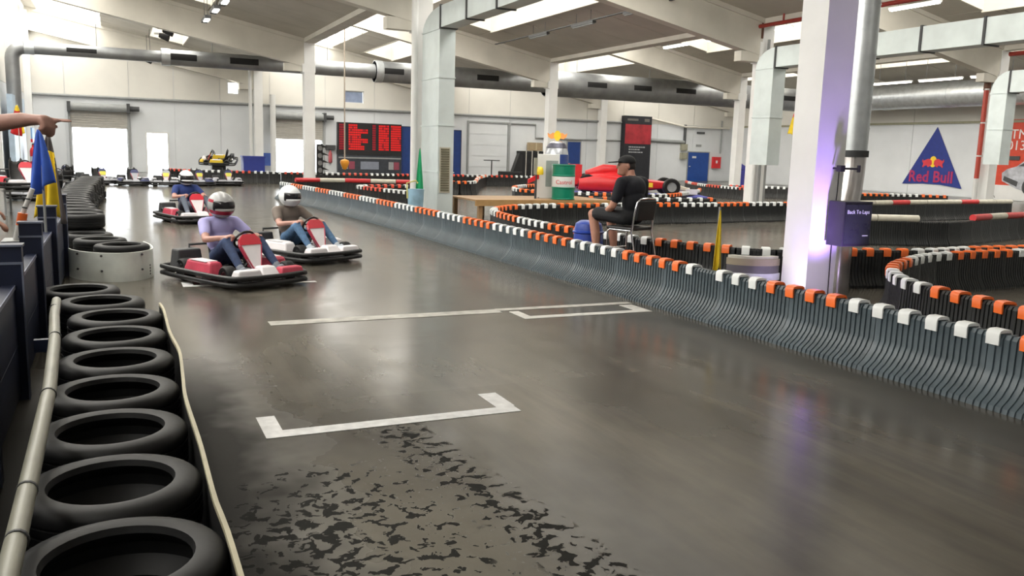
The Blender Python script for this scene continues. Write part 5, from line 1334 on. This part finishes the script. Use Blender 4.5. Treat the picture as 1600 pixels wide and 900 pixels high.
# yellow kart display and blue crate on the far barrier side
mk = make_kart('yellow and white show kart tilted up on a stand beyond the far barrier', (4.3, 41.5, .75), R(75), M_yel, M_kwhite, M_yel, M_black); mk.rotation_euler = (R(0), R(-14), R(75))
st = thing('show_stand', 'dark stand under the yellow show kart', 'stand', (4.3, 41.5, 0))
MB().bx(-.9, .9, -.6, .6, 0, .42).build('box', M_dark, st); MB().bx(-.3, .3, -.3, .3, .42, .74).build('post', M_dark, st)
m2 = MB().bx(5.35, 6.3, 41.0, 41.8, 0, 1.1); o = m2.build('blue_crate', P('crate_blue', (0.03, 0.05, 0.30), .5)); tag(o, 'dark blue crate beside the yellow show kart', 'crate'); MB().bx(5.32, 6.33, 40.97, 41.83, 1.05, 1.12).build('lid', P('crate_blue', (0.03, 0.05, 0.30), .5), o)
m2 = MB().bx(-.35, .35, -.3, .3, 0, 1.0); o = m2.build('blue_container', P('violet_blue', (0.05, 0.05, 0.35), .5)); o.location = (33.2, 40.2, 0); o.rotation_euler = (0, 0, R(20)); tag(o, 'violet-blue tilted container left of the piped column', 'container'); rot_pts(MB().bx(-.33, .33, -.28, .28, 0, .3), Matrix.Translation((0, 0, 1.0)) @ Matrix.Rotation(R(18), 4, 'Y')).build('lid', MATS['violet_blue'], o)
# red machine panels beside the hanging duct (fire cabinet) and near the floor duct
m2 = MB().bx(19.2, 19.8, 22.2, 22.5, 1.5, 2.1); o = m2.build('red_cabinet', M_red); tag(o, 'red cabinet behind the hanging duct beside the violet column', 'cabinet'); MB().bx(19.45, 19.55, 22.3, 22.4, 0, 1.5).build('post', M_grey, o)
lt = thing('litter_bin', 'pale blue and white bin with a yellow handle left of the floor duct', 'bin', (6.45, 19.4, 0))
MB().lathe([(.16, 0), (.2, .7), (.21, .72), (.18, .72), (.14, .05)], 20).build('body', P('bin_blue', (0.35, 0.55, 0.7), .45, var=.3, scale=3), lt, 40); MB().tube([(-.2, 0, .5), (-.22, 0, .86), (.0, 0, .92), (.05, 0, .86)], .02, 8).build('handle', P('handle_yellow', (0.6, 0.55, 0.2), .5), lt, 40)

# ---------------------------------------------------------------- right wall: triangle and racing banner
tg = thing('triangle_banner', 'blue triangular banner with bulls and a yellow sun on the right wall', 'banner', (XR - .06, 33.0, 0))
W = Matrix(((0, 0, -1, 0), (-1, 0, 0, 0), (0, 1, 0, 0), (0, 0, 0, 1)))      # local x -> -Y (right in view), y -> Z, z -> -X (towards hall)
pts = [(-1.95, .56), (-.6, .62), (.5, .60), (1.85, .44), (.0, 3.68)]
MB().prism(pts, 0, .02, W).build('cloth', P('banner_blue', (0.012, 0.03, 0.22), .5, var=.1), tg)
MB().prism([(.22 * math.cos(R(t)) - .05, 1.82 + .30 * math.sin(R(t))) for t in range(0, 360, 15)], .02, .03, W).build('sun_disc', M_yel, tg)
for s in (-1, 1):
    b_ = [(.06, -.1), (.2, -.22), (.32, -.26), (.36, -.16), (.52, -.2), (.6, -.28), (.66, -.24), (.6, -.08), (.7, .06), (.66, .18), (.6, .08), (.46, .14), (.3, .2), (.18, .16), (.08, .1)]
    MB().prism([(s * x - .05, 1.78 + y) for x, y in b_], .03, .04, W).build('bull', P('bull_red', (0.62, 0.04, 0.06), .5), tg)
for txt, x in (('Red', -.86), ('Bull', .68)):
    tm = text_mesh(txt, 1.0, .008, off=.022); tm.materials.append(P('letter_red', (0.38, 0.02, 0.10), .5)); o = link('lettering', tm, tg); o.matrix_basis = W @ Matrix.Translation((x - .02, .98, .03)) @ Matrix.Diagonal((.84, .86, 1, 1))
rb = thing('racing_banner', 'red banner with white lettering and a silver racing car on the right wall', 'banner', (XR - .06, 27.9, 0))
MB().bx(-.02, 0.0, -2.6, 1.9, .02, 4.0).build('red_field', P('banner_orange_red', (0.55, 0.05, 0.02), .5, var=.1), rb)
MB().bx(-.03, -.02, -2.6, 1.9, .02, .75).build('white_floor', M_white, rb)
for txt, z in (('DTM', 3.25), ('2013', 2.7)):
    tm = text_mesh(txt, .66, .006); tm.materials.append(P('letter_white', (0.7, 0.68, 0.66), .5)); o = link('lettering', tm, rb); o.matrix_basis = W @ Matrix.Translation((-.62, z, .03))
cp = [(-1.0, .95), (-1.05, 1.35), (-.8, 1.55), (-.3, 1.7), (.1, 2.0), (1.2, 2.05), (2.4, 1.9), (2.5, .7), (2.0, .55), (.6, .4), (-.2, .6)]
MB().prism(cp, .035, .05, W).build('car_picture', P('silver_print', (0.42, 0.43, 0.47), .5, var=.35, scale=3), rb)
for x, y, r in ((.35, .72, .36), (2.1, .8, .34)): MB().prism([(x + r * .75 * math.cos(R(t)), y + r * math.sin(R(t))) for t in range(0, 360, 20)], .05, .06, W).build('wheel_print', M_dark, rb)
MB().prism([(-.2, 1.72), (.15, 1.93), (1.1, 1.96), (.9, 1.66)], .05, .06, W).build('window_print', M_dark, rb); MB().prism([(-.95, 1.0), (-.2, .7), (-.15, .95), (-.9, 1.2)], .05, .06, W).build('grille_print', M_dark, rb); MB().prism([(-1.1, 2.0), (-.2, 2.0), (-.2, 2.2), (-1.1, 2.2)], .05, .06, W).build('dark_caption', M_dark, rb)
for x0, x1 in ((-1.7, -1.3), (.0, 1.0)): MB().prism([(x0, .7), (x0 + .03, .7), (x1 + .03, .1), (x1, .1)], .035, .045, W).build('line_print', M_dark, rb)
m2 = MB().bx(25.3, 27.5, 17.0, 17.1, 0.0, .62); o = m2.build('grey_board', P('board_grey', (0.35, 0.36, 0.36), .5)); tag(o, 'grey-white board with faint lettering at the right edge', 'board')
for i in range(4): MB().bx(25.75 + i * .36, 25.99 + i * .36, 16.985, 17.0, .26, .5).build('letter_block', P('faint_letter', (0.22, 0.23, 0.24), .5), o)

# ---------------------------------------------------------------- people at the fence
def standing(label, loc, rotz, shirt, trouser, skin, arm_r, arm_l, hair=(0.03, 0.02, 0.015), vox=.0105, sleeve=.35, point=False):
    """standing person facing +Y; arms are (elbow, wrist, hand direction, back-of-hand) in local space"""
    t = thing('person', label, 'person', (loc[0], loc[1], 0), rotz)
    pr = [('e', (0, 0, .95), (.17, .12, .14), 1), ('e', (0, 0, 1.12), (.155, .11, .16), 0), ('e', (0, 0, 1.3), (.18, .12, .15), 0), ('c', (-.15, 0, 1.4), .065, (.15, 0, 1.4), .065, 0), ('c', (0, 0, 1.42), .055, (0, .02, 1.56), .05, 2),
          ('e', (0, .03, 1.64), (.075, .095, .115), 2), ('c', (0, .08, 1.57), .045, (0, .1, 1.565), .03, 2), ('c', (0, .122, 1.645), .012, (0, .134, 1.622), .016, 2), ('c', (-.02, .115, 1.588), .011, (.02, .115, 1.588), .011, 2)]
    for s, arm in ((-1, arm_l), (1, arm_r)):
        pr += [('c', (s * .077, .02, 1.65), .018, (s * .08, .01, 1.62), .014, 2), ('c', (s * .09, 0, .92), .1, (s * .1, .02, .5), .07, 1), ('c', (s * .1, .02, .5), .068, (s * .1, -.01, .1), .048, 1), ('c', (s * .1, -.02, .055), .05, (s * .11, .15, .04), .04, 3)]
        el, wr, hd, up, curl = arm; sh = Vector((s * .185, 0, 1.4)); mid = sh.lerp(Vector(el), sleeve if sleeve < 1 else 1)
        pr += [('c', sh, .068, mid, .06, 0), ('c', mid, .05, el, .044, 2), ('c', el, .044, wr, .03, 2)] + hand_prims(wr, hd, up, 2, 1.05, curl, True, -s if point else s)
    me = body_mesh('body', pr, [shirt, trouser, skin, M_black], vox, 3); link('body', me, t)
    hr = MB().ell((0, .01, 1.67), (.082, .095, .105), 16, 9); hr.v = [(x, y if z > 1.70 else min(y, .045), z) for x, y, z in hr.v]; hr.build('hair', P('hair_%d' % int(hair[0] * 1000), hair, .7), t, 60)
    for s in (-1, 1): MB().ell((s * .03, .118, 1.645), (.011, .008, .007), 8, 6).build('eye', M_black, t)
    return t
down_l = ((-.24, -.03, 1.12), (-.23, .08, .88), (0, .1, -1), (-1, 0, 0), (15, 20, 22, 25)); down_r = ((.24, -.03, 1.12), (.23, .08, .88), (0, .1, -1), (1, 0, 0), (15, 20, 22, 25))
# pointing spectator: body left of the picture, arm stretched into view (local +Y points along the arm)
pa = R(-115)
standing('spectator left of the picture, bare arm stretched out pointing at the track', (-.96, 4.11), pa, P('white_tee', (0.6, 0.6, 0.58), .8), P('khaki', (0.2, 0.17, 0.12), .8), M_skin,
         down_r, ((-.14, .36, 1.68), (-.13, .64, 1.72), (.02, 1, .03), (0, 0, 1), (2, 55, 62, 66)), vox=.009)
standing('man in black clothing standing behind the navy fence at the left edge', (-1.06, 7.62), R(-95), P('black_top', (0.008, 0.008, 0.012), .85), P('camo_trousers', (0.12, 0.13, 0.09), .85, var=.5, scale=9), M_skind,
         ((.25, -.06, 1.12), (.14, .16, 1.1), (-.1, 1, -.05), (0, .1, 1), (25, 30, 32, 35)), ((-.24, -.06, 1.13), (-.14, .12, 1.0), (.1, 1, -.2), (0, .1, 1), (20, 25, 28, 30)))
